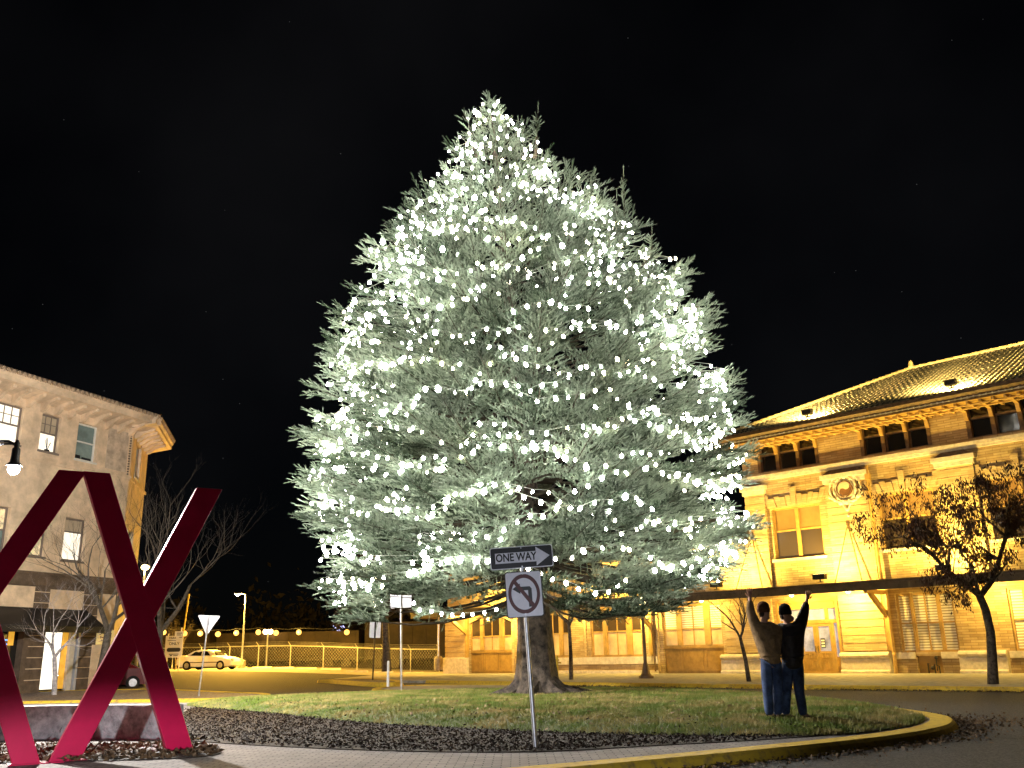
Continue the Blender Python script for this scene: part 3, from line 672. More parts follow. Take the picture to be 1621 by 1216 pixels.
# fixtures : floodlights on the canopy and on the gutter, dome lamps beneath the canopy
YEL = (1, .69, .15)
def flood(x, y, z, label, power, tgt, ang, size=.12, sc_=1.0):
    f_ = empty('floodlight', SL(x, y, z), SRZ, label, 'floodlight', 'floodlights washing the station')
    mb = MB(); mb.box((-.3*sc_,-.16,.10),(.3*sc_,.12,.34)); mb.box((-.34*sc_,-.20,.30),(.34*sc_,.16,.335)); mb.build('housing', M_iron, f_, bevel=.01)
    mb = MB(); mb.box((-.26*sc_,-.12,.341),(.26*sc_,.09,.35)); mb.build('lens', glowmat('flood_lens', (1,.7,.3), 6), f_)
    mb = MB(); mb.tube([(0,0,-.02),(0,0,.10)], .035, 6); mb.box((-.12,-.08,-.03),(.12,.08,0)); mb.build('stand', M_iron, f_)
    L_ = lamp('SPOT', SL(x, y+.1, z+.42), power, YEL if z < 8 else (1,.74,.30), size, SL(*tgt), ang, .7)
    return f_
FL = 2.5
flood(26.64, -2.05, 4.16, 'boxy floodlight on the canopy left of the bracket, below the round emblem', 1500*FL, (27.5,0,7.6), 172)
flood(32.3, -2.05, 4.16, 'boxy floodlight on the canopy behind the brown leafed tree', 1500*FL, (32.3,0,7.6), 172)
flood(21.0, -2.05, 4.16, 'floodlight on the canopy beside the right hand boughs of the lit spruce', 1900*FL, (21.8,0,7.6), 172)
flood(3.2, -2.0, 4.16, 'floodlight on the wing canopy seen under the spruce left of the one way sign', 900*FL, (3.2,0,6), 170)
flood(12.5, -2.0, 4.16, 'floodlight on the wing canopy hidden among the low spruce boughs right of the trunk', 900*FL, (12.5,0,6), 170)
flood(26.9, EY-.42, 12.12, 'small box light on the station gutter nearer the spruce, shining up the roof', 3600*FL, (27.4,3.5,14.6), 165, sc_=.8)
flood(33.75, EY-.42, 12.12, 'small box light on the station gutter nearest the right edge, shining up the roof', 4300*FL, (34.3,3.5,14.6), 165, sc_=.8)
flood(40.5, EY-.42, 12.12, 'box light on the station gutter beyond the right edge, shining up the roof', 5200*FL, (41,3.5,14.6), 165, sc_=.8)
M_dome = glowmat('dome_lamp', (1,.72,.35), 14)
def dome(x, label, p, y=-1.1):
    f_ = empty('canopy_lamp', SL(x, y, 3.74), SRZ, label, 'ceiling lamp', 'lamps under the station canopy')
    mb = MB(); mb.lathe([(.13,0.005),(.15,-.03),(.13,-.05)], n=14); mb.build('mount', M_wood_d, f_)
    mb = MB(); mb.lathe([(.115,-.052),(.10,-.10),(.05,-.14),(.01,-.15)], n=14); mb.build('globe', M_dome, f_, smooth=True)
    lamp('POINT', SL(x, y, 3.5), p*2.2, YEL, .1)
dome(27.5, 'dome lamp under the canopy over the brightest brick beside the entrance', 520)
dome(24.6, 'dome lamp under the canopy in front of the entrance doors', 150)
dome(15.0, 'dome lamp under the canopy right of the arched window behind the black lamp post', 420)
dome(5.0, 'dome lamp under the canopy over the pier hidden behind the spruce trunk', 420)
dome(10.3, 'dome lamp under the canopy left of the arched window', 160)
dome(0.6, 'dome lamp under the canopy at the far end by the corner pier', 130)
dome(33.8, 'dome lamp under the canopy behind the leaning brown leafed tree', 260)
dome(19.4, 'dome lamp under the canopy over the panelled bay beside the two people', 200)
dome(38.5, 'dome lamp under the canopy beyond the right edge', 260)
# yellow gas marker post and lamp post
p = G(883,1084); t = empty('marker_post', p, 0, 'slim yellow marker post with a cross piece on the station kerb right of the trunk', 'post')
mb = MB(); mb.lathe([(.10,0),(.045,.06),(.045,1.05),(.03,1.1)], n=10); mb.build('post', M_yellow, t)
mb = MB(); mb.tube([(-.16,0,.82),(.16,0,.82)], .03, 8); mb.sphere((0,0,.92), .075, 6); mb.build('valve', M_yellow, t)
p = G(1023,1074); t = empty('street_lamp', p, .3, 'dark fluted lamp post with a flared base on the station kerb under the spruce boughs', 'street lamp')
mb = MB(); mb.lathe([(.34,0),(.34,.10),(.24,.16),(.20,.22),(.15,.45),(.11,.62),(.085,.7),(.06,3.2),(.09,3.25)], n=16); mb.build('post', mat('brown_iron', (.10,.055,.025), rough=.5, var=.2), t, smooth=True)
mb = MB(); mb.sphere((0,0,3.42), .19, 8); mb.build('globe', glowmat('street_globe', (1,.8,.45), 9), t, smooth=True)
lamp('POINT', (p[0],p[1]-.02,3.42+.3), 60, (1,.7,.35), .2)

# ================================================================== LEFT CORNER BUILDING
b_ = R(21.5); LE = Vector((math.sin(b_), math.cos(b_), 0)); LN = Vector((math.cos(b_), -math.sin(b_), 0)); LC = Vector((-19.17, 45.0, 0))
LB = empty('corner_building', LC, math.atan2(LE.y, LE.x), 'three storey cream stucco corner building with a bracketed tiled cornice behind the red sculpture', 'building')
M_stuc = mat('cream_stucco', (.72,.55,.38), var=.14, vs=1.3, bump=.5, bs=14)
M_stuc2 = mat('patched_stucco', (.56,.45,.34), var=.18, vs=2.5, bump=.5, bs=12)
M_dark = mat('brown_painted_wall', (.12,.085,.06), var=.2, vs=3)
M_frame = mat('grey_brown_window_frame', (.20,.16,.13), var=.1)
M_trimw = mat('white_window_trim', (.7,.68,.62), var=.05)
LX0 = -14.0
w3 = [(-10.1,-8.9,10.35,12.0),(-7.75,-6.45,10.35,12.05),(-5.5,-4.43,10.35,12.05),(-3.45,-2.2,10.33,12.08)]
w2 = [(-10.1,-8.9,5.7,7.6),(-7.75,-6.47,5.7,7.62),(-5.55,-4.47,5.7,7.6),(-3.55,-2.32,5.66,7.58)]
shop = [(-11.5,-5.0,.3,2.7),(-3.9,-1.9,.0,2.66)]
mb = MB(); wallholes(mb, LX0, 0, 5.0, 12.9, w3+w2, 0, .35)
# chamfered side
c_ = R(34.5)   # side face turns away
sx, sy = math.cos(c_), math.sin(c_)
side_o = empty('side_face_pivot')
bpy.data.objects.remove(side_o)
def SF(x, y, z): # side-face local -> building local  (x along the side, y into the building)
    return (x*sx - y*sy, x*sy + y*sx, z)
tmp = MB(); sw = [(1.3,2.75,10.3,12.05),(1.3,2.75,5.7,7.6)]; wallholes(tmp, 0, 4.8, 0, 12.9, sw, 0, .3)
mb.add([SF(*v) for v in tmp.v], tmp.f)
e0 = SF(4.8,0,0); mb.add([(e0[0],e0[1],0),(e0[0],e0[1]+9,0),(e0[0],e0[1]+9,12.9),(e0[0],e0[1],12.9)], [(0,1,2,3)])
mb.build('wall', M_stuc, LB)
mb = MB(); mb.box((-1.62,-.012,10.2),(-.28,.02,12.2)); mb.build('stucco_panel', M_stuc2, LB)
mb = MB(); wallholes(mb, LX0, 0, -.1, 5.0, shop, 0.0, .5); mb.build('shopfront_wall', M_dark, LB)
mb = MB(); mb.box((LX0,-.10,4.45),(.05,0,4.98)); mb.box((LX0,-.16,4.92),(.05,0,5.03)); mb.build('shopfront_band', M_dark, LB)
for x0, x1, z0, z1 in [(-9.5,-8.4,3.52,4.4),(-7.6,-4.76,3.52,4.4),(-3.92,-2.06,3.5,4.33),(-1.13,-.12,2.66,4.28),(-1.25,-.1,.1,1.97)]:
    mb = MB(); mb.box((x0,-.03,z0),(x1,0.0,z1)); mb.build('wall_panel', M_stuc, LB)
mb = MB(); 
for x0, x1 in [(-4.74,-3.94),(-2.04,-1.15),(-1.85,-1.28)]:
    z = .5
    while z < 4.4: mb.box((x0,-.012,z),(x1,.0,z+.03)); z += .46
mb.build('groove_line', M_stuc, LB)
mb = MB(); mb.box((LX0,-.09,9.93),(.03,.0,10.06)); mb.box((LX0,-.05,9.80),(.02,.0,9.93)); 
t2 = MB(); t2.box((0,-.09,9.93),(4.85,.0,10.06)); mb.add([SF(*v) for v in t2.v], t2.f); mb.build('ledge', M_stuc, LB)
# rope moulding at the corner
mb = MB(); z = 10.1
while z < 12.3: mb.box((-.19,-.05,z),(-.12,.0,z+.07)); z += .13
mb.build('corner_moulding', M_dark, LB)
M_lit1 = mat('lit_room', (.7,.65,.55), var=.12, vs=1.2, emit=(1,.92,.76), es=.95)
M_lit2 = mat('dim_room', (.10,.13,.12), var=.3, vs=1.0, emit=(.50,.62,.52), es=.12)
M_lit3 = mat('half_drawn_blind', (.30,.24,.17), var=.1, vs=2, emit=(1,.75,.45), es=.10)
def sash(x0, x1, z0, z1, mtop, mbot, muntin, trim, xf=None, zsp=.5):
    w = MB(); y0 = .17
    frame(w, x0, x1, z0, z1, .07, y0, y0+.1); zm = z0+(z1-z0)*zsp; w.box((x0+.07,y0-.02,zm-.03),(x1-.07,y0+.08,zm+.03))
    if muntin:
        for k in (1, 2): xx = x0+.07+(x1-x0-.14)*k/3; w.box((xx-.012,y0+.02,zm+.03),(xx+.012,y0+.06,z1-.07))
        zz = (zm+z1)/2; w.box((x0+.07,y0+.02,zz-.012),(x1-.07,y0+.06,zz+.012))
    w.box((x0-.04,-.05,z0-.09),(x1+.04,.16,z0))
    if xf: w.v = [xf(*v) for v in w.v]
    wo = w.build('window', trim, LB)
    for nm, a_, b2, m_ in (('pane', z0+.07, zm-.03, mbot), ('pane', zm+.03, z1-.07, mtop)):
        p = MB(); p.box((x0+.07,y0+.065,a_),(x1-.07,y0+.075,b2)); 
        if xf: p.v = [xf(*v) for v in p.v]
        p.build(nm, m_, wo)
    return wo
sash(*w3[0], M_lit1, M_lit1, True, M_frame); sash(*w3[1], M_lit1, M_lit1, True, M_frame)
wo = sash(*w3[2], M_lit3, M_lit1, True, M_frame)
mb = MB()
for k in range(7): mb.tube([(-4.85,.22,10.44),(-4.85+random.uniform(-.2,.2),.22,10.75+random.random()*.3)], .014, 4)
mb.box((-4.98,.20,10.42),(-4.72,.24,10.5)); mb.build('plant_silhouette', M_black, wo)
wo = sash(*w3[3], M_lit2, M_lit2, False, M_trimw)
mb = MB(); mb.box((-3.33,.22,10.42),(-2.95,.235,10.58)); mb.box((-2.85,.22,10.42),(-2.32,.235,10.52)); mb.build('desk_silhouette', M_black, wo)
M_pict = mat('warm_room', (.8,.55,.3), var=.5, vs=3.5, emit=(1,.75,.45), es=.5)
sash(*w2[0], M_lit1, M_lit1, False, M_frame); sash(*w2[1], M_pict, M_lit2, False, M_frame); sash(*w2[2], M_lit2, M_pict, False, M_frame)
sash(w2[3][0], w2[3][1], w2[3][2], w2[3][3], M_lit3, M_lit1, False, M_frame, None, .68)
sash(1.3, 2.75, 10.3, 12.05, M_lit2, M_lit2, False, M_trimw, SF); sash(1.3, 2.75, 5.7, 7.6, M_lit2, M_lit2, False, M_frame, SF)
# cornice
OV = 1.05; 
def corn(mb, x0, x1, xf=None):
    t = MB()
    t.prism([(0,12.42),(-OV,12.66),(-OV-.06,12.68),(-OV-.06,12.86),(-OV-.14,12.95),(-OV-.14,13.06),(0,13.5)], (x0,0,0), (0,1,0), (0,0,1), (1,0,0), 0, x1-x0)
    if xf: t.v = [xf(*v) for v in t.v]
    mb.add(t.v, t.f)
mb = MB(); corn(mb, LX0, .62); corn(mb, -.62, 5.6, SF); mb.build('cornice', M_stuc, LB)
def bracket(x, xf=None):
    t = MB(); t.prism([(-.0,12.36),(-.02,12.05),(-.22,12.12),(-.45,12.33),(-.95,12.50),(-.98,12.62),(-.0,12.44)], (x,0,0), (0,1,0), (0,0,1), (1,0,0), 0, .17)
    if xf: t.v = [xf(*v) for v in t.v]
    t.build('cornice_bracket', M_stuc, LB)
x = -.35
while x > LX0: bracket(x); x -= .76
for k in range(6): bracket(.35+.76*k, SF)
def pantile(xf, x0, x1):
    t = MB(); x = x0
    while x < x1:
        t.tube([(x,-OV-.24,13.06),(x,-.1,13.52)], .085, 7); t.tube([(x+.13,-OV-.19,13.02),(x+.13,-.1,13.46)], .05, 5); x += .26
    if xf: t.v = [xf(*v) for v in t.v]
    return t
mb = pantile(None, LX0, .55); q = pantile(SF, .1, 5.5); mb.add(q.v, q.f); mb.build('tile_roof', mat('terracotta_tile', (.42,.30,.20), var=.2, vs=5), LB)
# awning, shop windows, door
mb = MB(); mb.prism([(0,3.5),(-1.25,2.72),(-1.25,2.45),(-1.22,2.45),(-1.22,2.70),(0,3.45)], (-9.4,0,0), (0,1,0), (0,0,1), (1,0,0), 0, 7.6)
mb.prism([(0,3.5),(-1.25,2.72),(-1.25,2.6),(0,2.6)], (-1.8,0,0), (0,1,0), (0,0,1), (1,0,0), 0, .02); mb.build('awning', M_black, LB)
M_bd = glowmat('bright_doorway', (1,.93,.78), 1.6); M_or = mat('orange_curtain', (.6,.3,.05), var=.3, vs=3, emit=(1,.5,.05), es=.7)
mb = MB(); mb.box((-3.88,.3,.1),(-2.72,.32,2.6)); mb.build('lit_doorway', M_bd, LB)
mb = MB(); mb.box((-2.72,.25,.1),(-2.42,.27,2.6)); mb.build('curtain', M_or, LB)
mb = MB(); mb.box((-2.42,.1,.0),(-2.12,.3,2.66)); mb.box((-2.02,.05,.0),(-1.9,.3,2.66)); mb.build('door_post', M_alu, LB)
mb = MB(); mb.box((-11.5,.35,.3),(-5.0,.37,2.7)); sw_ = mb.build('shop_window', M_glassd, LB)
for a_, b2, c2, d2, m_ in ((-6.95,-6.6,1.5,2.68,M_or),(-6.5,-6.12,1.8,2.68,M_or),(-6.45,-6.2,1.3,1.72,M_or),(-5.5,-5.22,1.95,2.62,M_or),(-8.6,-7.4,1.2,2.6,M_or)):
    mb = MB(); mb.box((a_,.31,c2),(b2,.33,d2)); mb.build('lit_display', m_, sw_)
text('neon_sign', 'sc', .5, glowmat('blue_neon', (.08,.3,1), 3), LB, (-5.75,.28,2.12), (R(90),0,0), .01, 1.0)
# wall sign
M_sign = mat('yellow_sign_board', (.75,.55,.20), var=.2, vs=3, emit=(1,.75,.3), es=.35)
mb = MB(); mb.box((-1.08,-.10,1.98),(-.02,-.035,2.64)); sg = mb.build('sign_board', M_sign, LB)
mb = MB(); mb.tube([(-.95,-.11,2.42),(-.8,-.11,2.50),(-.68,-.11,2.46),(-.55,-.11,2.53),(-.45,-.11,2.47),(-.5,-.11,2.42),(-.6,-.11,2.45)], .022, 5); mb.build('sign_emblem', M_dark, sg)
M_brn = mat('brown_lettering', (.35,.12,.03), var=0)
for (a_, b2, z_, h_) in ((-.90,-.84,2.25,.12),(-.82,-.60,2.26,.06),(-.57,-.52,2.26,.09),(-.50,-.25,2.26,.06),(-.85,-.66,2.15,.05),(-.62,-.48,2.15,.05),(-.44,-.22,2.15,.05)):   # too small to read in the photograph
    mb = MB(); mb.box((a_,-.107,z_),(b2,-.1,z_+h_)); mb.build('sign_lettering', M_brn, sg)
mb = MB(); mb.box((-1.0,-.106,2.10),(-.1,-.1,2.112)); mb.build('sign_rule', M_brn, sg)

# ================================================================== LAMPS & POLES
wx = at(22, 740, 20.0)
WL = (wx[0], wx[1])
t = empty('street_lamp', (WL[0]-1.9, 20, -.1), 0, 'black gooseneck street lamp with a glaring blue white bulb at the left edge', 'street lamp')
hz = wx[2]+.1
mb = MB(); mb.lathe([(.2,0),(.2,.1),(.12,.5),(.07,.8),(.055,hz+.9)], n=14); mb.build('post', M_black, t, smooth=True)
mb = MB(); mb.tube([(0,0,hz+.25),(.6,0,hz+.5),(1.2,0,hz+.62),(1.7,0,hz+.60),(1.9,0,hz+.5)], .03, 8); mb.tube([(0,0,hz-.25),(.35,0,hz+.1),(.75,0,hz+.35),(1.3,0,hz+.52),(1.85,0,hz+.55)], .025, 8); mb.build('arm', M_black, t, smooth=True)
mb = MB(); mb.lathe([(.03,.62),(.06,.55),(.05,.46),(.085,.42),(.09,.2),(.10,.12),(.17,.05),(.17,.03)], (1.9,0,hz), 16); mb.build('housing', M_black, t, smooth=True)
mb = MB(); mb.sphere((1.9,0,hz-.04), .125, 8); mb.build('bulb', glowmat('white_bulb', (.72,.82,1), 45), t, smooth=True)
lamp('POINT', (WL[0], 20, wx[2]-.25), 15000, (1,.95,.88), .12)
# sodium lamp posts
def pole_lamp(px, pyb, pyt, Y, label, p, rad=.06):
    B = at(px, pyb, Y); Tp = at(px+3, pyt, Y); h = Tp[2]-B[2]
    t = empty('lamp_post', B, 0, label, 'lamp post')
    mb = MB(); mb.lathe([(.30,0),(.30,.55),(.2,.62)], n=12); mb.build('concrete_foot', M_concrete, t)
    mb = MB(); mb.lathe([(rad*1.3,.6),(rad*.8,h-.1),(rad*.6,h)], n=10); mb.tube([(0,0,h-.06),(-.35,0,h+.02),(-.5,0,h)], .04, 6); mb.build('pole', M_galv, t, smooth=True)
    mb = MB(); mb.box((-.85,-.11,h-.02),(-.3,.11,h+.06)); mb.build('lamp_head', M_galv, t, bevel=.02)
    mb = MB(); mb.lathe([(.17,-.02),(.14,-.10),(.03,-.14)], (-.62,0,h-.02), 10); mb.build('lamp_lens', glowmat('sodium_lens', (1,.55,.16), 40), t, smooth=True)
    lamp('POINT', (B[0]-.62, B[1], B[2]+h-.35), p, (1,.52,.06), .15)
    return t
pole_lamp(382, 1058, 940, 72, 'tall slim lamp post with a glowing amber head beside the white car', 26000)
t = empty('lamp_post', at(694, 1061, 68), 0, 'plain grey light pole on a squat concrete foot left of the station corner', 'lamp post')
mb = MB(); mb.lathe([(.32,0),(.32,.8),(.2,.95)], n=14); mb.build('concrete_foot', M_concrete, t)
mb = MB(); mb.lathe([(.09,.9),(.07,6.0)], n=10); mb.build('pole', M_galv, t)
mb = MB(); mb.box((-.5,-.12,5.98),(.12,.12,6.12)); mb.build('lamp_head', M_galv, t)
lq = SL(-6.5, 2.0, 5.6); lamp('POINT', (lq[0], lq[1], 5.75), 5000, (1,.55,.08), .2)
p = at(230, 897, 62); t = empty('lamp_post', (p[0], p[1], .4), 0, 'small amber street lamp glowing beside the crossing of the red bars', 'lamp post')
mb = MB(); mb.lathe([(.12,0),(.06,p[2]-.6)], n=10); mb.build('pole', M_galv, t)
mb = MB(); mb.sphere((0,0,p[2]-.45), .27, 8, .7); mb.build('lamp_globe', glowmat('amber_globe', (1,.7,.25), 14), t, smooth=True)
lamp('POINT', (p[0], p[1]-.5, p[2]-.3), 900, (1,.6,.2), .2)
# string of amber bulbs over the lot
t = empty('light_string', at(250, 1000, 78), 0, 'row of round amber bulbs strung over the far parking lot between bare tree and spruce', 'string lights')
base = Vector(t.location); cable = []
M_amb = glowmat('amber_bulb', (1,.45,.08), 3.5)
bulb = None
pxs = [(206,998),(259,1001),(292,1003),(317,1003),(345,1004),(374,1002),(409,1001),(437,1002),(473,1001),(549,1001)]
for i, (px, py) in enumerate(pxs):
    q = Vector(at(px, py, 78))-base; cable.append((q.x, q.y, q.z+.35))
    if i < len(pxs)-1:
        q2 = Vector(at((px+pxs[i+1][0])/2, (py+pxs[i+1][1])/2+1.0, 78))-base; cable.append((q2.x, q2.y, q2.z+.3))
    if bulb is None:
        mb = MB(); mb.sphere((0,0,0), .22, 8); bulb = mb.build('bulb', M_amb, t, smooth=True); bb = bulb
    else: bb = bulb.copy(); COL.objects.link(bb); bb.parent = t
    bb.location = q
mb = MB(); mb.tube(cable, .025, 4); mb.build('cable', M_black, t)
for k in (1, 3, 5, 8):
    q = at(pxs[k][0], pxs[k][1], 78); lamp('POINT', (q[0], q[1]-.3, q[2]), 700, (1,.58,.08), .2)
p = at(424, 1000, 90); t = empty('lamp_post', (p[0], p[1], .4), 0, 'brightest amber twin lamp beyond the fence between the strung bulbs', 'lamp post')
mb = MB(); mb.lathe([(.12,0),(.07,p[2]-.6)], n=8); mb.build('pole', M_galv, t)
mb = MB(); mb.sphere((-.22,0,p[2]-.4), .24, 8); mb.sphere((.25,0,p[2]-.4), .24, 8); mb.build('lamp_head', glowmat('amber_head', (1,.6,.2), 35), t)
# neon / lit billboard far away
p = at(537, 998, 140); mb = MB(); mb.box((-1.0,0,-.7),(1.0,.2,.7)); o = mb.build('lit_sign', glowmat('violet_sign', (.55,.55,1), 1.6)); o.location = p; tag(o, 'tiny violet white lit sign in the far dark beyond the train', 'sign')

# ================================================================== FENCE
fp = [Gz(300,1058), Gz(420,1059), Gz(560,1061), Gz(706,1063)]
fp = [(-47,84),(-38,84),(-30,83),(-22,81),(-13,77.5),(-5.9,72)]
ft = empty('chain_link_fence', (fp[0][0], fp[0][1], 0), 0, 'galvanised chain link fence with angled barbed wire arms in front of the dark train', 'fence')
fo = Vector(ft.location)
seg = []
for i in range(len(fp)-1):
    a, b = Vector((*fp[i],0)), Vector((*fp[i+1],0)); n = max(1, round((b-a).length/3.0))
    for k in range(n): seg.append(a.lerp(b, k/n))
seg.append(Vector((*fp[-1],0)))
FH = 1.75
for q in seg:
    z = gz(q.x, q.y); mb = MB(); mb.tube([q-fo+Vector((0,0,z-.05)), q-fo+Vector((0,0,z+FH))], .045, 6); mb.tube([q-fo+Vector((0,0,z+FH)), q-fo+Vector((-.22,-.1,z+FH+.33))], .03, 5); mb.build('fence_post', M_galv, ft)
rail = [q-fo+Vector((0,0,gz(q.x,q.y)+FH)) for q in seg]
mb = MB(); mb.tube(rail, .035, 6); mb.build('top_rail', M_galv, ft)
mb = MB()
for k in (0, 1, 2): mb.tube([r_+Vector((-.07-.07*k,-.03*k,.10+.11*k)) for r_ in rail], .008, 3)
mb.build('barbed_wire', M_galv, ft)
mb = MB(); st = .28
for i in range(len(seg)-1):
    a, b = seg[i]-fo, seg[i+1]-fo; L_ = (b-a).length; za, zb = gz(*seg[i][:2]), gz(*seg[i+1][:2]); d = (b-a)/L_
    k = -FH
    while k < L_:
        for sgn in (1, -1):
            s0, s1 = (k, k+FH) if sgn > 0 else (k+FH, k)
            c0, c1 = max(0, min(L_, s0)), max(0, min(L_, s1))
            if abs(c1-c0) < .02: continue
            h0 = abs(c0-s0); h1 = FH-abs(c1-s1); w_ = .006
            p0 = a+d*c0+Vector((0,0,za+h0)); p1 = a+d*c1+Vector((0,0,za+h1)); mb.add([p0-d*w_, p0+d*w_, p1+d*w_, p1-d*w_], [(0,1,2,3)])
        k += st
mb.build('chain_link_mesh', M_galv, ft)
o = grid_sheet('lot_pavement', [-52+3*i for i in range(16)], [64+1.5*i for i in range(15)], lambda x, y: gz(x-(y-64)*0, y-(0))+.012 if True else 0, M_concrete); tag(o, kind='structure')
# wheel stops
M_ws = mat('parking_block_concrete', (.6,.55,.45), var=.15, vs=5)
ws0 = None
lbl = ['right of the lamp post foot','fourth along from the white car','mid way between the white car and the small island','left of the slanting back of the amber lit sign','just right of the amber lit sign post','behind the white marker post','right of the tall sign post by the spruce','beneath the nose of the white car','beside the foot of the light pole']
for k, (px, py) in enumerate([(378,1057),(417,1058),(452,1058.5),(488,1059.5),(526,1060.5),(568,1061),(608,1061.5),(656,1062.5)]):
    q = Gz(px, py); Y = min(q[1], 76 if px < 560 else 71)
    q = at(px, py, Y)
    if ws0 is None:
        mb = MB(); mb.prism([(-.09,0),(-.07,.13),(.07,.13),(.09,0)], (-.95,0,0), (0,1,0), (0,0,1), (1,0,0), 0, 1.65); w_ = ws0 = mb.build('wheel_stop', M_ws, bevel=.015)
    else: w_ = ws0.copy(); COL.objects.link(w_)
    w_.location = (q[0], q[1], gz(q[0], q[1])-.01); w_.rotation_euler = (0,0,R(-8))
    tag(w_, 'pale concrete wheel stop by the fence, number %s from the white car' % ['one','two','three','four','five','six','seven','eight'][k], 'wheel stop', 'wheel stops along the fence')
# ================================================================== TRAIN (at rest)
M_tr = mat('weathered_boxcar', (.02,.014,.010), var=.3, vs=.7, rough=.7)
M_tr2 = mat('tan_boxcar', (.035,.025,.015), var=.3, vs=.5, rough=.7)
def railcar(x, y, z, L_, label, m_, H_=3.6):
    t = empty('freight_car', (x, y, z), R(-6), label, 'railway wagon', 'freight train behind the fence')
    mb = MB(); mb.box((0,0,1.1),(L_,2.9,1.1+H_-.8)); 
    k = .6
    while k < L_: mb.box((k,-.05,1.15),(k+.08,-.002,H_+.2)); k += 1.3
    mb.build('car_body', m_, t)
    mb = MB(); mb.box((0,.1,.85),(L_,2.8,1.095)); mb.build('underframe', M_iron, t)
    for cx in (1.2, 2.9, L_-2.9, L_-1.2):
        mb = MB(); mb.tube([(cx,.1,.45),(cx,.25,.45)], .45, 14); mb.build('wheel', M_iron, t)
railcar(-46, 93, .1, 16.5, 'brown freight wagon behind the fence nearest the white car', M_tr)
railcar(-28.9, 91.2, .1, 14.0, 'tan sided freight wagon behind the fence in the middle of the train', M_tr2, 3.2)
railcar(-14.4, 89.7, .1, 14.0, 'dark freight wagon behind the fence nearest the station', M_tr, 3.9)

# ================================================================== SIGNS
def rrect(x0, x1, z0, z1, r_, n=4):
    P_ = []
    for cx, cz, a0 in ((x1-r_,z1-r_,0),(x0+r_,z1-r_,90),(x0+r_,z0+r_,180),(x1-r_,z0+r_,270)):
        for k in range(n+1): t = R(a0+90*k/n); P_.append((cx+r_*math.cos(t), cz+r_*math.sin(t)))
    return P_
def plate(poly, y0, y1, m_, name, parent):
    mb = MB(); mb.prism(poly, (0,0,0), (1,0,0), (0,0,1), (0,1,0), y0, y1); return mb.build(name, m_, parent)
M_retro = mat('reflective_white', (.72,.72,.80), rough=.45, var=.06, vs=5)
M_sred = mat('sign_red', (.075,.008,.008), rough=.45, var=.1)
# the near pole leans to the left, so the assembly is tilted about its foot
pb = G(848,1187)
pole = empty('road_sign_post', (pb[0], pb[1], .0), 0, 'leaning galvanised post with a one way arrow above a no left turn sign', 'road sign')
pole.rotation_euler = (0, R(-3.0), 0)
mb = MB(); mb.tube([(0,0,-.1),(0,0,2.62)], .028, 12); mb.build('post', M_galv, pole, smooth=True)
ow = plate(rrect(-.43,.43,2.315,2.615,.03), -.050, -.046, M_retro, 'one_way_sign', pole)
plate(rrect(-.418,.418,2.327,2.603,.025), -.053, -.0505, M_black, 'black_field', ow)
plate([(-.36,2.395),(.20,2.395),(.20,2.338),(.385,2.465),(.20,2.592),(.20,2.535),(-.36,2.535)], -.056, -.0535, M_retro, 'arrow', ow)
text('lettering', 'ONE WAY', .148, M_black, ow, (-.075,-.0585,2.466), (R(90),0,0), .001, .80, .004)
nl = plate(rrect(-.25,.25,1.665,2.275,.035), -.050, -.046, M_black, 'no_left_turn_sign', pole)
plate(rrect(-.238,.238,1.677,2.263,.03), -.053, -.0505, M_retro, 'white_field', nl)
zc = 1.975
mb = MB(); n = 40; ro, ri = .215, .172; vs = []
for k in range(n):
    t = 2*math.pi*k/n
    for r_ in (ro, ri): vs += [(r_*math.cos(t),-.060,zc+r_*1.22*math.sin(t)), (r_*math.cos(t),-.0535,zc+r_*1.22*math.sin(t))]
fs = []
for k in range(n):
    a_, b_2 = k*4, ((k+1) % n)*4
    fs += [(a_,a_+2,b_2+2,b_2),(a_,b_2,b_2+1,a_+1),(a_+2,a_+3,b_2+3,b_2+2)]
mb.add(vs, fs); mb.build('red_ring', M_sred, nl)
mb = MB(); d = Vector((.70,-.86)).normalized(); nrm = Vector((d.y,-d.x)); pa, pb_ = Vector((-.128,zc+.175)), Vector((.128,zc-.175))
mb.prism([tuple(pa+nrm*.025), tuple(pb_+nrm*.025), tuple(pb_-nrm*.025), tuple(pa-nrm*.025)], (0,0,0), (1,0,0), (0,0,1), (0,1,0), -.062, -.0595); mb.build('red_slash', M_sred, nl)
mb = MB(); mb.prism([(.055,1.80),(.105,1.80),(.105,2.04),(.08,2.07),(-.05,2.07),(-.05,2.115),(-.155,2.045),(-.05,1.975),(-.05,2.02),(.055,2.02)], (0,0,0), (1,0,0), (0,0,1), (0,1,0), -.058, -.0535); mb.build('turn_arrow', M_black, nl)
mb = MB()
for zz in (2.59,2.34,2.24,1.71): mb.tube([(0,-.064,zz),(0,-.045,zz)], .009, 8)
mb.build('bolts', M_galv, pole)
# yield sign seen from behind
p = G(315,1102); t = empty('yield_sign', p, 0, 'triangular yield sign seen from its blank grey back on a thin post', 'road sign'); t.rotation_euler = (0, R(3.2), 0)
mb = MB(); mb.tube([(0,-.03,0),(0,-.03,2.68)], .028, 8); mb.build('post', M_galv, t)
mb = MB(); mb.prism([(-.36,2.72),(.36,2.72),(.385,2.70),(.38,2.67),(.02,2.06),(0,2.05),(-.02,2.06),(-.38,2.67),(-.385,2.70)], (0,0,0), (1,0,0), (0,0,1), (0,1,0), 0.0, .004); mb.build('sign_plate', M_alu, t)
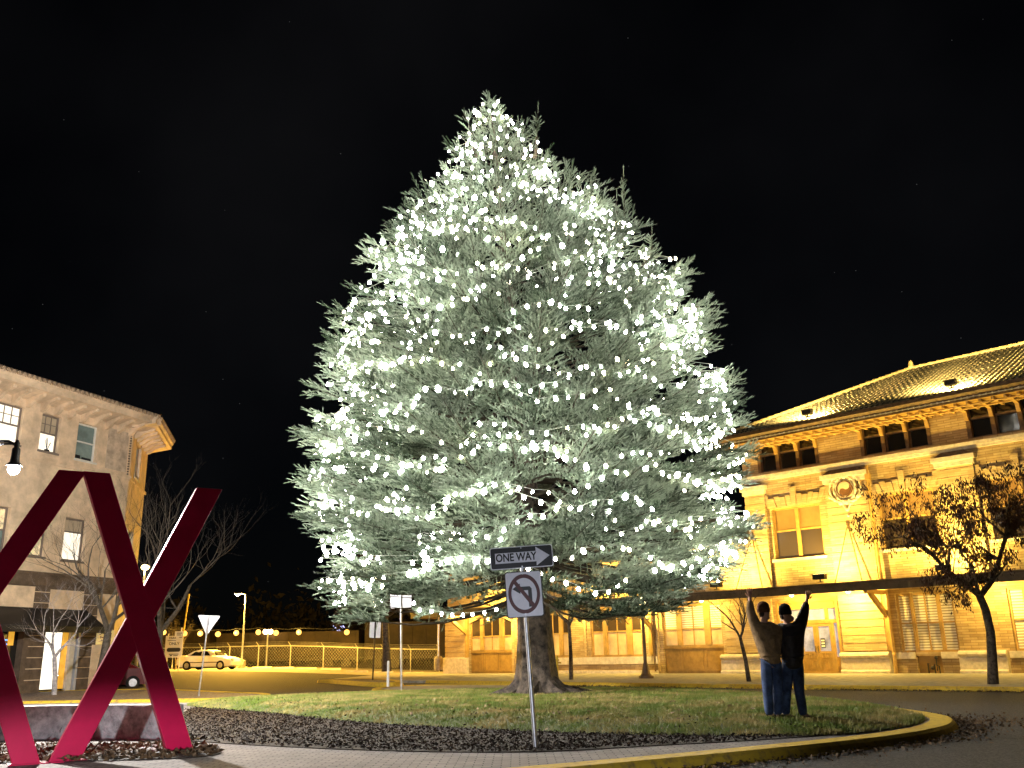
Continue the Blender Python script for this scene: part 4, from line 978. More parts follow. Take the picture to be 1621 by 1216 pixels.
# square sign from behind
p = G(636,1097); t = empty('sign_post', p, 0, 'blank backed square sign on a tall grey post at the left edge of the spruce', 'road sign'); t.rotation_euler = (0, R(-1.4), 0)
mb = MB(); mb.tube([(0,-.03,0),(0,-.03,3.36)], .035, 10); mb.build('post', M_galv, t)
plate(rrect(-.37,.37,2.80,3.38,.04), 0, .004, M_alu, 'sign_plate', t)
# amber lit sign back
p = G(590,1078); t = empty('sign_post', p, 0, 'tall rectangular sign seen from its amber lit back on the small island', 'road sign'); t.rotation_euler = (0, R(1.5), 0)
mb = MB(); mb.tube([(0,-.03,0),(0,-.03,2.95)], .04, 8); mb.build('post', M_iron, t)
plate(rrect(-.29,.29,2.13,3.02,.04), 0, .004, M_alu, 'sign_plate', t)
p = G(614,1088); t = empty('marker_post', p, 0, 'short white marker post standing left of the tall sign post', 'post')
mb = MB(); mb.tube([(0,0,0),(0,0,.97)], .055, 10); mb.sphere((0,0,.97), .055, 6); mb.build('post', M_white, t, smooth=True)
# parking sign
p = at(272, 1064, 66); t = empty('parking_sign', (p[0], p[1], gz(p[0], p[1])), R(10), 'yellow lit board of parking rules on two short posts left of the white car', 'sign')
mb = MB(); mb.tube([(-.42,.04,0),(-.42,.04,2.5)], .045, 6); mb.build('post', M_trimw, t)
mb = MB(); mb.tube([(.42,.04,0),(.42,.04,2.9)], .045, 6); mb.build('post', M_trimw, t)
bz = .55
bd = plate([(-.58,1.25-.35),(.58,1.25-.35),(.58,3.0-.35),(.0,3.0-.35),(.0,2.7-.35),(-.58,2.7-.35)], 0, .03, M_trimw, 'sign_board', t)
M_bl = mat('black_lettering', (.03,.03,.02), var=0)
for s_, z_, sz in (('PARK',2.2,.2),('ONLY',1.82,.26)): text('lettering', s_, sz, M_bl, bd, (-.12 if s_ == 'PARK' else 0,-.004,z_), (R(90),0,0), .002, 1.0, .004)
for (a_, b2, z_, h_) in ((.12,.48,2.50,.05),(.12,.40,2.38,.05),(.30,.50,2.22,.04),(-.45,.10,2.02,.035),(-.30,.35,1.10,.05),(-.22,-.08,1.0,.07),(.0,.3,1.0,.05)):
    mb = MB(); mb.box((a_,-.006,z_),(b2,0,z_+h_)); mb.build('small_print', M_bl, bd)
plate(rrect(-.46,.46,1.28,1.55,.13), -.006, -.001, M_bl, 'black_bar', bd)
mb = MB(); mb.tube([(.55,.1,2.5),(.72,.1,5.2)], .05, 6); mb.build('tall_rod', M_yellow, t)

# ================================================================== CARS
M_tyre = mat('tyre_rubber', (.012,.012,.012), rough=.8, var=.2); M_carglass = mat('car_glass', (.02,.02,.02), rough=.08, var=0, spec=.8)
def car(loc, rz, label, m_body, L_=4.55, lights=True, glow=False):
    """sedan, nose towards +x, width along y, origin on the ground at its middle"""
    t = empty('parked_car', loc, rz, label, 'car'); h = L_/2; W2 = .87
    low = [(-h,.42),(-h-.02,.62),(-h+.04,.92),(-h+.35,1.0),(-h+1.0,1.02),(h-1.55,.97),(h-.75,.88),(h-.15,.72),(h,.55),(h-.02,.32),(h-.3,.22),(-h+.3,.22)]
    roof_ = [(-h+.62,1.0),(-h+1.25,1.34),(-h+1.75,1.43),(-h+2.35,1.42),(-h+2.8,1.30),(h-1.35,.97)]
    sec = [(-W2,.0),(-W2*.995,.02)]
    mb = MB()
    ys = [-W2,-W2+.05,-.5,0,.5,W2-.05,W2]; ins = [.06,.0,-.02,-.03,-.02,0,.06]
    n = len(low); V_ = []
    for y, i_ in zip(ys, ins):
        for x, z in low: V_.append((x*(1-i_*.4), y, .6+(z-.6)*(1-i_)))
    F_ = [(j*n+k, j*n+(k+1) % n, (j+1)*n+(k+1) % n, (j+1)*n+k) for j in range(len(ys)-1) for k in range(n)] + [tuple(range(n-1,-1,-1)), tuple((len(ys)-1)*n+k for k in range(n))]
    mb.add(V_, F_); body = mb.build('body', m_body, t, smooth=True)
    mb = MB(); n = len(roof_); V_ = []
    for y, s_ in ((-W2+.06,0),(-W2+.20,1),(0,1.04),(W2-.20,1),(W2-.06,0)):
        for x, z in roof_: V_.append((x, y, 1.0+(z-1.0)*s_-.03))
    F_ = [(j*n+k, j*n+k+1, (j+1)*n+k+1, (j+1)*n+k) for j in range(4) for k in range(n-1)]
    mb.add(V_, F_); mb.build('cabin', m_body, t, smooth=True)
    for sg in (-1, 1):
        for poly, nm in (([(-h+1.02,1.03),(-h+1.40,1.30),(-h+1.98,1.36),(-h+1.98,1.03)],'side_window'), ([(-h+2.06,1.03),(-h+2.06,1.36),(-h+2.40,1.33),(h-1.78,1.03)],'side_window')):
            mb = MB(); mb.v = []; q = [(x, sg*(W2-.055-(z-1.0)*.36+.005), z-.03) for x, z in poly]; q2 = [(x, y-sg*.01, z) for x, y, z in q]; k = len(q)
            mb.add(q+q2, [tuple(range(k)), tuple(range(2*k-1,k-1,-1))]+[(i,(i+1)%k,k+(i+1)%k,k+i) for i in range(k)]); mb.build(nm, M_carglass, t)
    for nm, a_, b2 in (('windscreen',(h-1.42,.985),(-h+2.86,1.285)),('rear_window',(-h+.70,1.03),(-h+1.22,1.32))):
        mb = MB(); mb.add([(a_[0],-.68,a_[1]),(a_[0],.68,a_[1]),(b2[0],.58,b2[1]),(b2[0],-.58,b2[1]),(a_[0]+(.02 if nm=='windscreen' else -.02),-.68,a_[1]+.02),(a_[0]+(.02 if nm=='windscreen' else -.02),.68,a_[1]+.02),(b2[0]+(.02 if nm=='windscreen' else -.02),.58,b2[1]+.02),(b2[0]+(.02 if nm=='windscreen' else -.02),-.58,b2[1]+.02)], [(4,5,6,7),(0,3,2,1),(0,1,5,4),(2,3,7,6),(0,4,7,3),(1,2,6,5)]); mb.build(nm, M_carglass, t)
    for x in (-h+.88, h-.90):
        for sg in (-1, 1):
            mb = MB(); mb.tube([(x,sg*.70,.32),(x,sg*.885,.32)], .325, 20); wh = mb.build('wheel', M_tyre, t)
            mb = MB(); mb.tube([(x,sg*.886,.32),(x,sg*.895,.32)], .19, 14); mb.build('rim', M_galv, wh)
    for sg in (-1, 1):
        mb = MB(); mb.box((h-.20,sg*.62-.16,.60),(h-.05,sg*.62+.16,.74)); mb.build('headlight', glowmat('headlight', (.9,.95,1), 6) if glow else M_trimw, t)
        mb = MB(); mb.box((-h-.03,sg*.62-.18,.68),(-h+.08,sg*.62+.18,.84)); mb.build('tail_light', glowmat('tail_glow', (1,.05,.03), 4) if glow else mat('tail_lens', (.3,.01,.01), var=0), t)
    mb = MB(); mb.box((-h+.9,-W2-.012,.50),(h-.9,-W2-.001,.56)); mb.build('side_trim', M_iron, t)
    return t
q = at(332, 1060, 70); car((q[0], q[1], gz(q[0], q[1])), R(-14), 'white four door sedan parked beside the tall amber lamp post', mat('white_car_paint', (.80,.80,.82), rough=.35, var=.04, coat=.3), 4.5)
q = at(196, 1070, 47); car((q[0]-1.2, 47.5, -.12), R(205), 'maroon car half hidden behind the crossing of the red bars', mat('maroon_car_paint', (.12,.01,.012), rough=.3, var=.1), 4.4, glow=True)

# ================================================================== SPRUCE
TB = G(850, 1100, .15); TX, TY = TB[0], TB[1]
ENV = [(18.2,-1.05,-.95),(18.07,-1.22,-0.82),(17.51,-1.72,-0.23),(17.18,-2.1,0.42),(16.29,-2.5,0.79),(15.31,-2.75,1.39),(14.36,-3.6,2.9),(13.21,-4.6,3.9),(12.20,-5.4,4.7),(11.29,-5.61,5.10),(10.50,-5.82,5.44),(9.33,-6.05,5.75),(8.39,-6.35,6.10),(7.07,-6.25,6.36),(5.99,-6.40,6.48),(5.28,-6.37,6.45),(4.40,-6.33,6.15),(3.54,-6.16,5.8),(2.78,-5.9,5.0),(2.2,-5.2,4.3)]
ez = np.array([e_[0] for e_ in ENV])[::-1]; el = np.array([e_[1] for e_ in ENV])[::-1]; er = np.array([e_[2] for e_ in ENV])[::-1]
zz_ = [1.2+(e_[0]-1.2)*(1-.44*max(0, (e_[2]-e_[1])/2-.3)/25.4) for e_ in ENV][::-1]
ez = np.array(zz_); shr = .03+.06*np.clip((ez-5)/6, 0, 1); shr[-1] = 0; shr[-2] = .05; shr[-3] = .12
cc_ = (el+er)/2; el = np.minimum(el+shr, cc_-.06); er = np.maximum(er-shr, cc_+.06)
def axis(z): return -1.02*(max(0, z)/18.0)**1.5
def envR(z, th):
    c = axis(z); l_ = max(.05, c-np.interp(z, ez, el)); r_ = max(.05, np.interp(z, ez, er)-c); cs = math.cos(th)
    w = cs*cs; return (r_ if cs > 0 else l_)*w + (l_+r_)/2*(1-w)
spruce = empty('spruce_tree', (TX, TY, .1), 0, 'huge blue green spruce in the middle of the lawn, its crown full of white bulbs', 'tree')
rr = random.Random(11)
mb = MB(); mb.tube([(axis(z), 0, z) for z in (-.1,.15,.4,.8,1.5,3,6,10,14,17)], [.84,.66,.56,.50,.45,.41,.33,.22,.12,.05], 18)
mb.v = [(x*(1+.12*math.sin(5*math.atan2(y, x-axis(z))+z*.4)) if z < 2 else x, y*(1+.12*math.sin(5*math.atan2(y, x-axis(z))+z*.4)) if z < 2 else y, z) for x, y, z in mb.v]
for th, L_ in ((.15,1.9),(1.2,1.1),(2.6,1.2),(3.3,1.5),(4.4,1.0),(5.4,1.3),(5.9,1.6)):
    mb.tube([(math.cos(th)*.3, math.sin(th)*.3, .35), (math.cos(th)*.7, math.sin(th)*.7, .12), (math.cos(th)*L_, math.sin(th)*L_, -.02)], [.28,.18,.05], 8)
M_sbark = mat('spruce_bark', (.085,.065,.05), var=.45, vs=6, bump=1.0, bs=14)
mb.build('trunk', M_sbark, spruce, smooth=True)
SP_p, SP_d, SP_l = [], [], []
SP_t = []; LT = [0.5]
def sprig(p, d, l): SP_p.append(p); SP_d.append(d); SP_l.append(l); SP_t.append(LT[0])
wood = MB()
nl_ = 420
def nrm3(v):
    n = math.sqrt(v[0]**2+v[1]**2+v[2]**2) or 1; return (v[0]/n, v[1]/n, v[2]/n)
for i in range(nl_):
    u = (i+rr.random())/nl_
    zt = 2.2+15.75*(1-math.sqrt(max(0, 1-u*.995)))**.92
    th = i*2.39996+rr.uniform(-.3, .3)
    if math.sin(th) > .55 and rr.random() < .35: continue
    if zt < 9 and rr.random() < .06: continue
    zt += .75*math.sin(th*3+1)*max(0, 1-(zt-2.2)/1.6) + .25*math.sin(th*7)*max(0, 1-(zt-2.2)/1.6); zt = max(1.95, zt)
    Rm = envR(zt, th); f_ = rr.choice((rr.uniform(.66, .86), rr.uniform(.82, .97), rr.uniform(.92, 1.0)))
    if Rm < 1.2: f_ = rr.uniform(.55, 1.0)
    Rt = Rm*f_; hz_ = zt/18.0; LT[0] = rr.uniform(0, 1)
    zb = zt + (.10-.55*hz_)*Rt + rr.uniform(-.2, .2); zb = min(zb+.9*max(0, 1-zt/7), 17.6)
    ct, st_ = math.cos(th), math.sin(th)
    def path(t):
        rad = Rt*t; z = zb + (zt-zb)*t - (.5*(1-hz_)*math.sin(math.pi*min(1, t*1.05))*.9) + (.45*hz_+.16)*max(0, t-.75)*2.0
        c = axis(z); wob = .12*math.sin(3*t+i)
        return (c+ct*rad-st_*wob, st_*rad+ct*wob, z)
    wood.tube([path(k/6) for k in range(7)], [max(.008, .05*(1-k/6.5)*(Rt/6+.15)) for k in range(7)], 4, False)
    fl = min(.62, 1.9/max(Rt, .4)+.16); t0 = max(.12, 1-fl)
    ns = max(4, int(Rt*(1-t0)/.17)); sx_, sy_ = -st_, ct
    pad = rr.uniform(.75, 1.25)
    for k in range(ns):
        t = t0+(1-t0)*(k+rr.random()*.6)/ns; p = path(t); q = path(min(1.02, t+.05)); dl = nrm3((q[0]-p[0], q[1]-p[1], q[2]-p[2]))
        rem = Rt*(1-t); prof = math.sin(math.pi*min(1, (1-t)/(1-t0)*.72+.10))
        for sg in (-1, 1):
            ls = (.22+.85*prof*min(1, Rt/3.5))*pad*rr.uniform(.65, 1.15)
            vd = nrm3((dl[0]*.85+sg*sx_*.75+rr.uniform(-.2,.2), dl[1]*.85+sg*sy_*.75+rr.uniform(-.2,.2), dl[2]*.8+rr.uniform(-.22,.30)))
            m_ = max(2, int(ls/.085))
            for j in range(m_):
                s_ = (j+.5)/m_*ls; b_p = (p[0]+vd[0]*s_, p[1]+vd[1]*s_, p[2]+vd[2]*s_-.10*s_*s_)
                sgn = 1 if j % 2 else -1
                sd = nrm3((vd[0]*.8+dl[0]*.5+rr.uniform(-.35,.35)+sgn*vd[1]*.45, vd[1]*.8+dl[1]*.5+rr.uniform(-.35,.35)-sgn*vd[0]*.45, vd[2]+rr.uniform(-.15,.95)))
                sprig(b_p, sd, rr.uniform(.11, .21))
            sprig((p[0]+vd[0]*ls, p[1]+vd[1]*ls, p[2]+vd[2]*ls-.1*ls*ls), vd, .20)
        for j in range(2):
            sprig(p, nrm3((dl[0]*.7+rr.uniform(-.5,.5), dl[1]*.7+rr.uniform(-.5,.5), dl[2]+rr.uniform(.1,1.1))), rr.uniform(.14,.24))
        if rr.random() < .5*(1-hz_):
            sprig(p, nrm3((rr.uniform(-.4,.4)+dl[0]*.4, rr.uniform(-.4,.4)+dl[1]*.4, -1)), .24)
    p = path(1.0); q = path(.93); dl = nrm3((p[0]-q[0], p[1]-q[1], p[2]-q[2]))
    for j in range(6): sprig(p, nrm3((dl[0]+rr.uniform(-.6,.6), dl[1]+rr.uniform(-.6,.6), dl[2]+rr.uniform(-.1,.8))), rr.uniform(.14,.24))
    if zt > 7 and rr.random() < .6:
        for j in range(rr.randint(1, 3)):
            pp = path(rr.uniform(.82, 1.0)); sprig(pp, nrm3((rr.uniform(-.2,.2), rr.uniform(-.2,.2), 1)), rr.uniform(.28,.48))
for k in range(150):   # the leader and its whorls
    z = 15.9+2.15*k/150; rd_ = (18.25-z)*.36+.04; a_ = rr.uniform(0, 6.28); d = nrm3((math.cos(a_), math.sin(a_), .75)); c = axis(z)
    for j in range(4 if rd_ > .35 else 2):
        s_ = rd_*(.25+.75*rr.random()); sprig((c+math.cos(a_)*s_, math.sin(a_)*s_, z+s_*.3), nrm3((d[0]+rr.uniform(-.4,.4), d[1]+rr.uniform(-.4,.4), d[2]+rr.uniform(-.2,.5))), rr.uniform(.14,.24))
wood.tube([(axis(16.5),0,16.5),(axis(18.1),0,18.15)], [.05,.015], 5)
sprig((axis(18), 0, 17.95), (0,0,1), .35)
# the taller shoulder shoots on the right and the small spires at the tip
for (x_, z_, h_) in [(3.0,13.6,1.5),(2.75,13.3,1.0),(3.75,12.4,.8),(.45,16.6,.8),(4.55,11.2,.7),(5.0,9.7,.6),(-1.6,16.3,.5),(2.2,13.8,.6)]:
    wood.tube([(x_*.8, -.3, z_-.9), (x_, -.3, z_), (x_+.05, -.3, z_+h_)], [.05,.03,.01], 5)
    n = int(h_/.03)
    for j in range(n):
        zz = z_-.2+h_*j/n; a_ = rr.uniform(0, 6.28); w_ = (1-j/n)*.30+.13
        sprig((x_, -.3, zz), nrm3((math.cos(a_), math.sin(a_), .8)), w_)
    sprig((x_+.05, -.3, z_+h_-.1), (0.05,0,1), .38)
P = np.array(SP_p); D = np.array(SP_d); Ls = np.array(SP_l)
def pix(Q):   # image position of world points, used to leave the sight line to the square sign open
    v = Q-O; zz = v@fw; return 810.5+v@rt/zz*F, 608-v@upv/zz*F
Q_ = (P+D*.1)+np.array([TX, TY, .1]); qx, qy = pix(Q_)
blk = (qx > 613) & (qx < 657) & (qy > 939) & (qy < 1000) & (Q_[:, 1] < 32)
kp = (P[:, 2] > 1.95) & ~blk; P, D, Ls = P[kp], D[kp], Ls[kp]; n = len(P); LTs = np.array(SP_t)[kp]
print('sprigs', n)
A = np.cross(D, np.array([0.3,0.2,1.0])); A /= np.linalg.norm(A, axis=1)[:, None]+1e-9; B = np.cross(D, A)
K = 13; Vs = []; 
for k in range(K):
    t = (k+.3)/K; phi = 2.4*k+rng.uniform(0, 6.28, n); c, s_ = np.cos(phi)[:, None], np.sin(phi)[:, None]
    rad = A*c+B*s_; tan = -A*s_+B*c; base = P+D*(Ls*t)[:, None]
    nlen = (.050*(1-.35*t)*rng.uniform(.75, 1.25, n))[:, None]; w_ = .0150
    tip = base+(rad*.85+D*.55)*nlen
    Vs.append(np.stack([base-tan*w_-rad*.004, base+tan*w_-rad*.004, tip], 1))
# pointed end tuft
for ph in (0, 2.1, 4.2):
    rad = A*math.cos(ph)+B*math.sin(ph); tan = -A*math.sin(ph)+B*math.cos(ph)
    Vs.append(np.stack([P+D*(Ls*.0)[:, None]+tan*.014, P-tan*.014, P+D*(Ls+.03)[:, None]+rad*.01], 1))
    Vs.append(np.stack([P+D*(Ls*.8)[:, None]+tan*.012, P+D*(Ls*.8)[:, None]-tan*.012, P+D*(Ls+.05)[:, None]+rad*.03], 1))
V = np.concatenate(Vs).reshape(-1, 3)
M_needle = mat('spruce_needles', (.20,.25,.205), rough=.5, var=.25, vs=.9, col2=(.10,.135,.075), spec=.35, thr=(.4,.62))
nb = M_needle.node_tree.nodes['Principled BSDF']
crown = fastmesh('crown', V, np.arange(len(V)).reshape(-1, 3), M_needle, spruce)
# random tint per shoot and limb: growth colour plus painted light and dark boughs
tint = np.clip(rng.normal(.5, .20, n)+(LTs-.5)*.75, 0, 1); nv = len(V)//n//1
tv = np.concatenate([np.repeat(tint, 3)]*len(Vs)); at_ = crown.data.attributes.new('tint', 'FLOAT', 'POINT'); at_.data.foreach_set('value', tv.astype(np.float32))
nn = M_needle.node_tree; an = nn.nodes.new('ShaderNodeAttribute'); an.attribute_name = 'tint'
cr = nn.nodes.new('ShaderNodeValToRGB'); cr.color_ramp.elements[0].position = .1; cr.color_ramp.elements[1].position = .95
cr.color_ramp.elements[0].color = (.018,.040,.016,1); cr.color_ramp.elements[1].color = (.31,.38,.285,1)
nn.links.new(an.outputs['Fac'], cr.inputs['Fac']); nn.links.new(cr.outputs['Color'], nb.inputs['Base Color'])
wood.build('limbs', mat('spruce_twig_bark', (.045,.035,.022), var=.2), spruce)
# the bulb strings : spiral turns lying on the outer foliage
thb = np.arctan2(P[:, 1], P[:, 0]-np.array([axis(z) for z in P[:, 2]])); rb_ = np.hypot(P[:, 0]-np.array([axis(z) for z in P[:, 2]]), P[:, 1])
NT, NZ = 72, 40; rmax = np.zeros((NT, NZ)); ti = ((thb+math.pi)/(2*math.pi)*NT).astype(int) % NT; zi = np.clip((P[:, 2]/18.3*NZ).astype(int), 0, NZ-1)
for a_ in range(NT):
    for b2 in range(NZ):
        s_ = rb_[(ti == a_) & (zi == b2)]; rmax[a_, b2] = np.percentile(s_, 93) if len(s_) > 4 else -1
def surfR(z, th):
    a_ = int((th+math.pi)/(2*math.pi)*NT) % NT; b2 = min(NZ-1, max(0, int(z/18.3*NZ))); v = rmax[a_, b2]; e_ = envR(z, th)*.93
    return e_ if v < 0 else min(.65*v+.35*e_, e_*1.12)
M_bulb = glowmat('white_string_bulb', (1,.965,.90), 112.0)
M_wire = mat('bulb_wire', (.20,.22,.18), var=0)
mb = MB(); mb.lathe([(.010,.045),(.022,.03),(.034,.0),(.030,-.026),(.012,-.042),(.002,-.046)], n=8); b0 = mb.build('bulb', M_bulb, None, smooth=True); b_me = b0.data
bpy.data.objects.remove(b0)
b_warm = b_me.copy(); b_warm.materials.clear(); b_warm.materials.append(glowmat('warm_string_bulb', (1,.86,.60), 80.0))
b_dim = b_me.copy(); b_dim.materials.clear(); b_dim.materials.append(glowmat('faint_string_bulb', (1,.90,.72), 35.0))
ordn = ['first','second','third','fourth','fifth','sixth','seventh','eighth','ninth','tenth','eleventh','twelfth','thirteenth','fourteenth','fifteenth','sixteenth','seventeenth','eighteenth','nineteenth','twentieth','twenty first','twenty second','twenty third','twenty fourth','twenty fifth','twenty sixth','twenty seventh','twenty eighth','twenty ninth','thirtieth','thirty first','thirty second']
NS = 32; nbulb = 0
for k in range(NS):
    z0 = 17.75-(k/(NS-1))**1.0*15.15
    t = empty('bulb_string', (TX, TY, .1), 0, 'string of white bulbs round the lit spruce, the %s turn below its tip' % ordn[k], 'string lights', 'strings of white bulbs on the spruce')
    th = R(-90-118); cab = []; cnt = 0; sw = rr.uniform(0, 6); sag = 0
    low = k > 14
    while th < R(-90+118):
        thn = th if th > -math.pi else th+2*math.pi
        z = z0+.22*math.sin(th*3.1+sw)+((.20*abs(math.sin(th*5+sw))+.12*math.sin(th*11+2*sw)+rr.uniform(-.07,.07)) if low else rr.uniform(-.25,.25))+(th+math.pi/2)*.07
        z = max(2.5+.6*math.sin(th*3+1), z)
        r_ = surfR(z, thn)+rr.uniform(-.42, .06)*(1 if not low else .8)+.03
        r_ = max(.12, r_)
        p_ = (axis(z)+math.cos(th)*r_, math.sin(th)*r_, z)
        px_, py_ = pix(np.array([p_[0]+TX, p_[1]+TY, p_[2]+.1]))
        if 613 < px_ < 657 and 936 < py_ < 1000: th += .05; continue
        bo = bpy.data.objects.new('bulb', b_me); COL.objects.link(bo); bo.parent = t; bo.location = p_; bo.rotation_euler = (rr.uniform(-.6,.6), rr.uniform(-.6,.6), 0); q_ = rr.random(); sz = .85+.5*rr.random()+(.6 if q_ > .9 else 0); bo.scale = (sz, sz, sz)
        bo.data = b_me if q_ > .38 else b_warm if q_ > .14 else b_dim
        cab.append((p_[0], p_[1], p_[2]+.06)); cnt += 1; nbulb += 1
        if cnt >= 99: break
        th += (.29 if low else .26)*rr.uniform(.75, 1.25)/max(.35, r_)
    mb = MB(); mb.tube(cab, .008, 3, False); mb.build('wire', M_wire, t)
print('bulbs', nbulb)
# loose swag to the station corner
t = empty('bulb_string', at(660, 965, 23), 0, 'short swag of white bulbs hanging free under the spruce towards the far station corner', 'string lights', 'strings of white bulbs on the spruce')
bs_ = Vector(t.location); cab = []
for px, py in [(655,955),(664,966),(683,968),(699,972),(716,974),(733,974),(748,973),(767,970),(786,965)]:
    q = Vector(at(px, py, 23))-bs_; bo = bpy.data.objects.new('bulb', b_me); COL.objects.link(bo); bo.parent = t; bo.location = q; cab.append((q.x, q.y, q.z+.05))
mb = MB(); mb.tube(cab, .008, 3, False); mb.build('wire', M_wire, t)

# ================================================================== BARE AND LEAFED TREES
def grow(mb, p, d, r_, L_, depth, q, spread=.55, up=.12, tips=None, droop=0, sides=5):
    n = 4; pts = [p]; rad = [r_]; dd = Vector(d)
    for k in range(n):
        dd = (dd+Vector((q.uniform(-.18,.18), q.uniform(-.18,.18), q.uniform(-.10,.14)+up*.3-droop))).normalized()
        pts.append(pts[-1]+dd*L_/n); rad.append(r_*(1-.45*(k+1)/n))
    mb.tube(pts, rad, sides if depth > 1 else 3, False)
    if tips is not None and depth <= 2: tips.extend(pts[1:])
    if depth <= 0: return
    for k in range(q.choice((2, 3)) if depth > 1 else 3):
        j = n if k < 2 else q.randint(1, n-1)
        a_ = q.uniform(0, 6.28); ax = dd.orthogonal().normalized(); ax.rotate(Matrix.Rotation(a_, 3, dd))
        nd = (dd*math.cos(spread)+ax*math.sin(spread*q.uniform(.6,1.5))).normalized(); nd = (nd+Vector((0,0,up))).normalized()
        grow(mb, pts[j], nd, rad[j]*q.uniform(.6,.85), L_*q.uniform(.62,.85), depth-1, q, spread, up, tips, droop, max(3, sides-1))
        if depth > 2 and k == 0:
            a2 = ax.copy(); grow(mb, pts[2], (dd*.5-a2*.9+Vector((0,0,up))).normalized(), rad[2]*.5, L_*.7, depth-2, q, spread, up, tips, droop, 3)
def bare(px, py, Y, h, label, m_, seed, r_=.10, depth=6, spread=.5, up=.1, lean=(0,0,1), L0=.25, pos=None):
    p = at(px, py, Y) if pos is None else pos; t = empty('bare_tree', (p[0], p[1], gz(p[0], p[1])+.02 if pos is None else pos[2]), 0, label, 'tree')
    q = random.Random(seed); mb = MB(); L_ = h*L0
    top = Vector(lean)*L_; mb.tube([(0,0,-.1), top*.5+Vector((.03,0,0)), top], [r_*1.3, r_*1.05, r_*.9], 10); mb.build('trunk', m_, t, smooth=True)
    cr = MB(); nb_ = 3
    for k in range(nb_):
        a_ = k*2.1+q.uniform(0, 1); d = Vector((math.cos(a_)*.55, math.sin(a_)*.55, 1)).normalized()
        grow(cr, top, d, r_*.72, h*.22, depth-1, q, spread, up)
    cr.build('branches', m_, t); return t
M_birch = mat('pale_grey_bark', (.42,.38,.38), var=.3, vs=8)
M_barkg = mat('grey_brown_bark', (.11,.09,.07), var=.3, vs=6)
g1 = G(86, 1100, 0)
bare(0, 0, 0, 5.2, 'small bare white barked tree in front of the dark awning', M_birch, 5, .085, 6, .55, .10, (-.12,0,1), .27, pos=(g1[0], g1[1], 0))
g2 = at(243, 1060, 43)
bare(0, 0, 0, 11.4, 'tall bare grey tree with spreading twigs behind the upper right red bar', M_barkg, 23, .17, 6, .5, .16, (.06,0,1), .22, pos=(g2[0], g2[1], -.05))
g2 = at(150, 1060, 41)
bare(0, 0, 0, 9.5, 'bare tree whose dark twigs cross the corner of the cream building', M_barkg, 31, .16, 6, .55, .10, (.10,0,1), .25, pos=(-17.3, 39.5, 0))
g2 = at(277, 1062, 74)
bare(0, 0, 0, 5.2, 'twiggy leafless shrub glowing amber behind the parking sign', M_barkg, 8, .06, 6, .4, .2, (0,0,1), .08, pos=(g2[0], g2[1], gz(g2[0], g2[1])))
g2 = G(904, 1076)
bare(0, 0, 0, 4.6, 'slim bare young tree on the station pavement in front of the arched windows', M_bark, 14, .085, 4, .5, .1, (0,0,1), .52, pos=(g2[0], g2[1], 0))
g2 = G(1186, 1079)
bare(0, 0, 0, 4.6, 'slim bare tree with rough twigs beside the station entrance, left of the people', M_bark, 19, .07, 5, .5, .12, (-.12,0,1), .35, pos=(g2[0], g2[1], 0))
# tree left of the station whose dark crown hides behind the spruce
M_leafdk = mat('dry_brown_leaves', (.075,.030,.012), var=.35, vs=8, col2=(.022,.011,.006))
def leafed(pos, label, seed, guides, nleaf, lsz, h, rads, depth=3, L0=.9):
    t = empty('leafed_tree', pos, 0, label, 'tree'); q = random.Random(seed); tips = []; o_ = Vector(pos)
    mb = MB(); mb.tube(guides[0], rads[0], 10); mb.build('trunk', M_bark, t, smooth=True)
    cr = MB()
    for g_, r_ in zip(guides[1:], rads[1:]):
        cr.tube(g_, r_, 7, False)
        for k in range(1, len(g_)):
            for _ in range(3):
                a_ = q.uniform(0, 6.28); d = Vector((math.cos(a_), math.sin(a_)*.8, q.uniform(-.1,.8))).normalized()
                grow(cr, Vector(g_[k]), d, r_[k]*.6, L0*q.uniform(.6,1.1), depth, q, .6, .04, tips, .02, 4)
    cr.build('branches', M_bark, t)
    P_ = []; D_ = []
    for _ in range(nleaf):
        p = tips[q.randrange(len(tips))]; P_.append((p.x+q.gauss(0,.07), p.y+q.gauss(0,.07), p.z-abs(q.gauss(0,.10)))); D_.append((q.gauss(0,.35), q.gauss(0,.35), -1))
    P_ = np.array(P_); D_ = np.array(D_); D_ /= np.linalg.norm(D_, axis=1)[:, None]; n = len(P_)
    S_ = np.cross(D_, rng.normal(size=(n, 3))); S_ /= np.linalg.norm(S_, axis=1)[:, None]; s_ = (lsz*rng.uniform(.5, 1.4, n))[:, None]
    V_ = np.stack([P_, P_+D_*s_*.5+S_*s_*.16, P_+D_*s_, P_+D_*s_*.5-S_*s_*.16], 1).reshape(-1, 3)
    fastmesh('leaves', V_, np.arange(n*4).reshape(-1, 4), M_leafdk, t); return t
def rel(px, py, Y, o_): return tuple(np.array(at(px, py, Y))-np.array(o_))
o_ = tuple(G(1572, 1083)); Yq = o_[1]
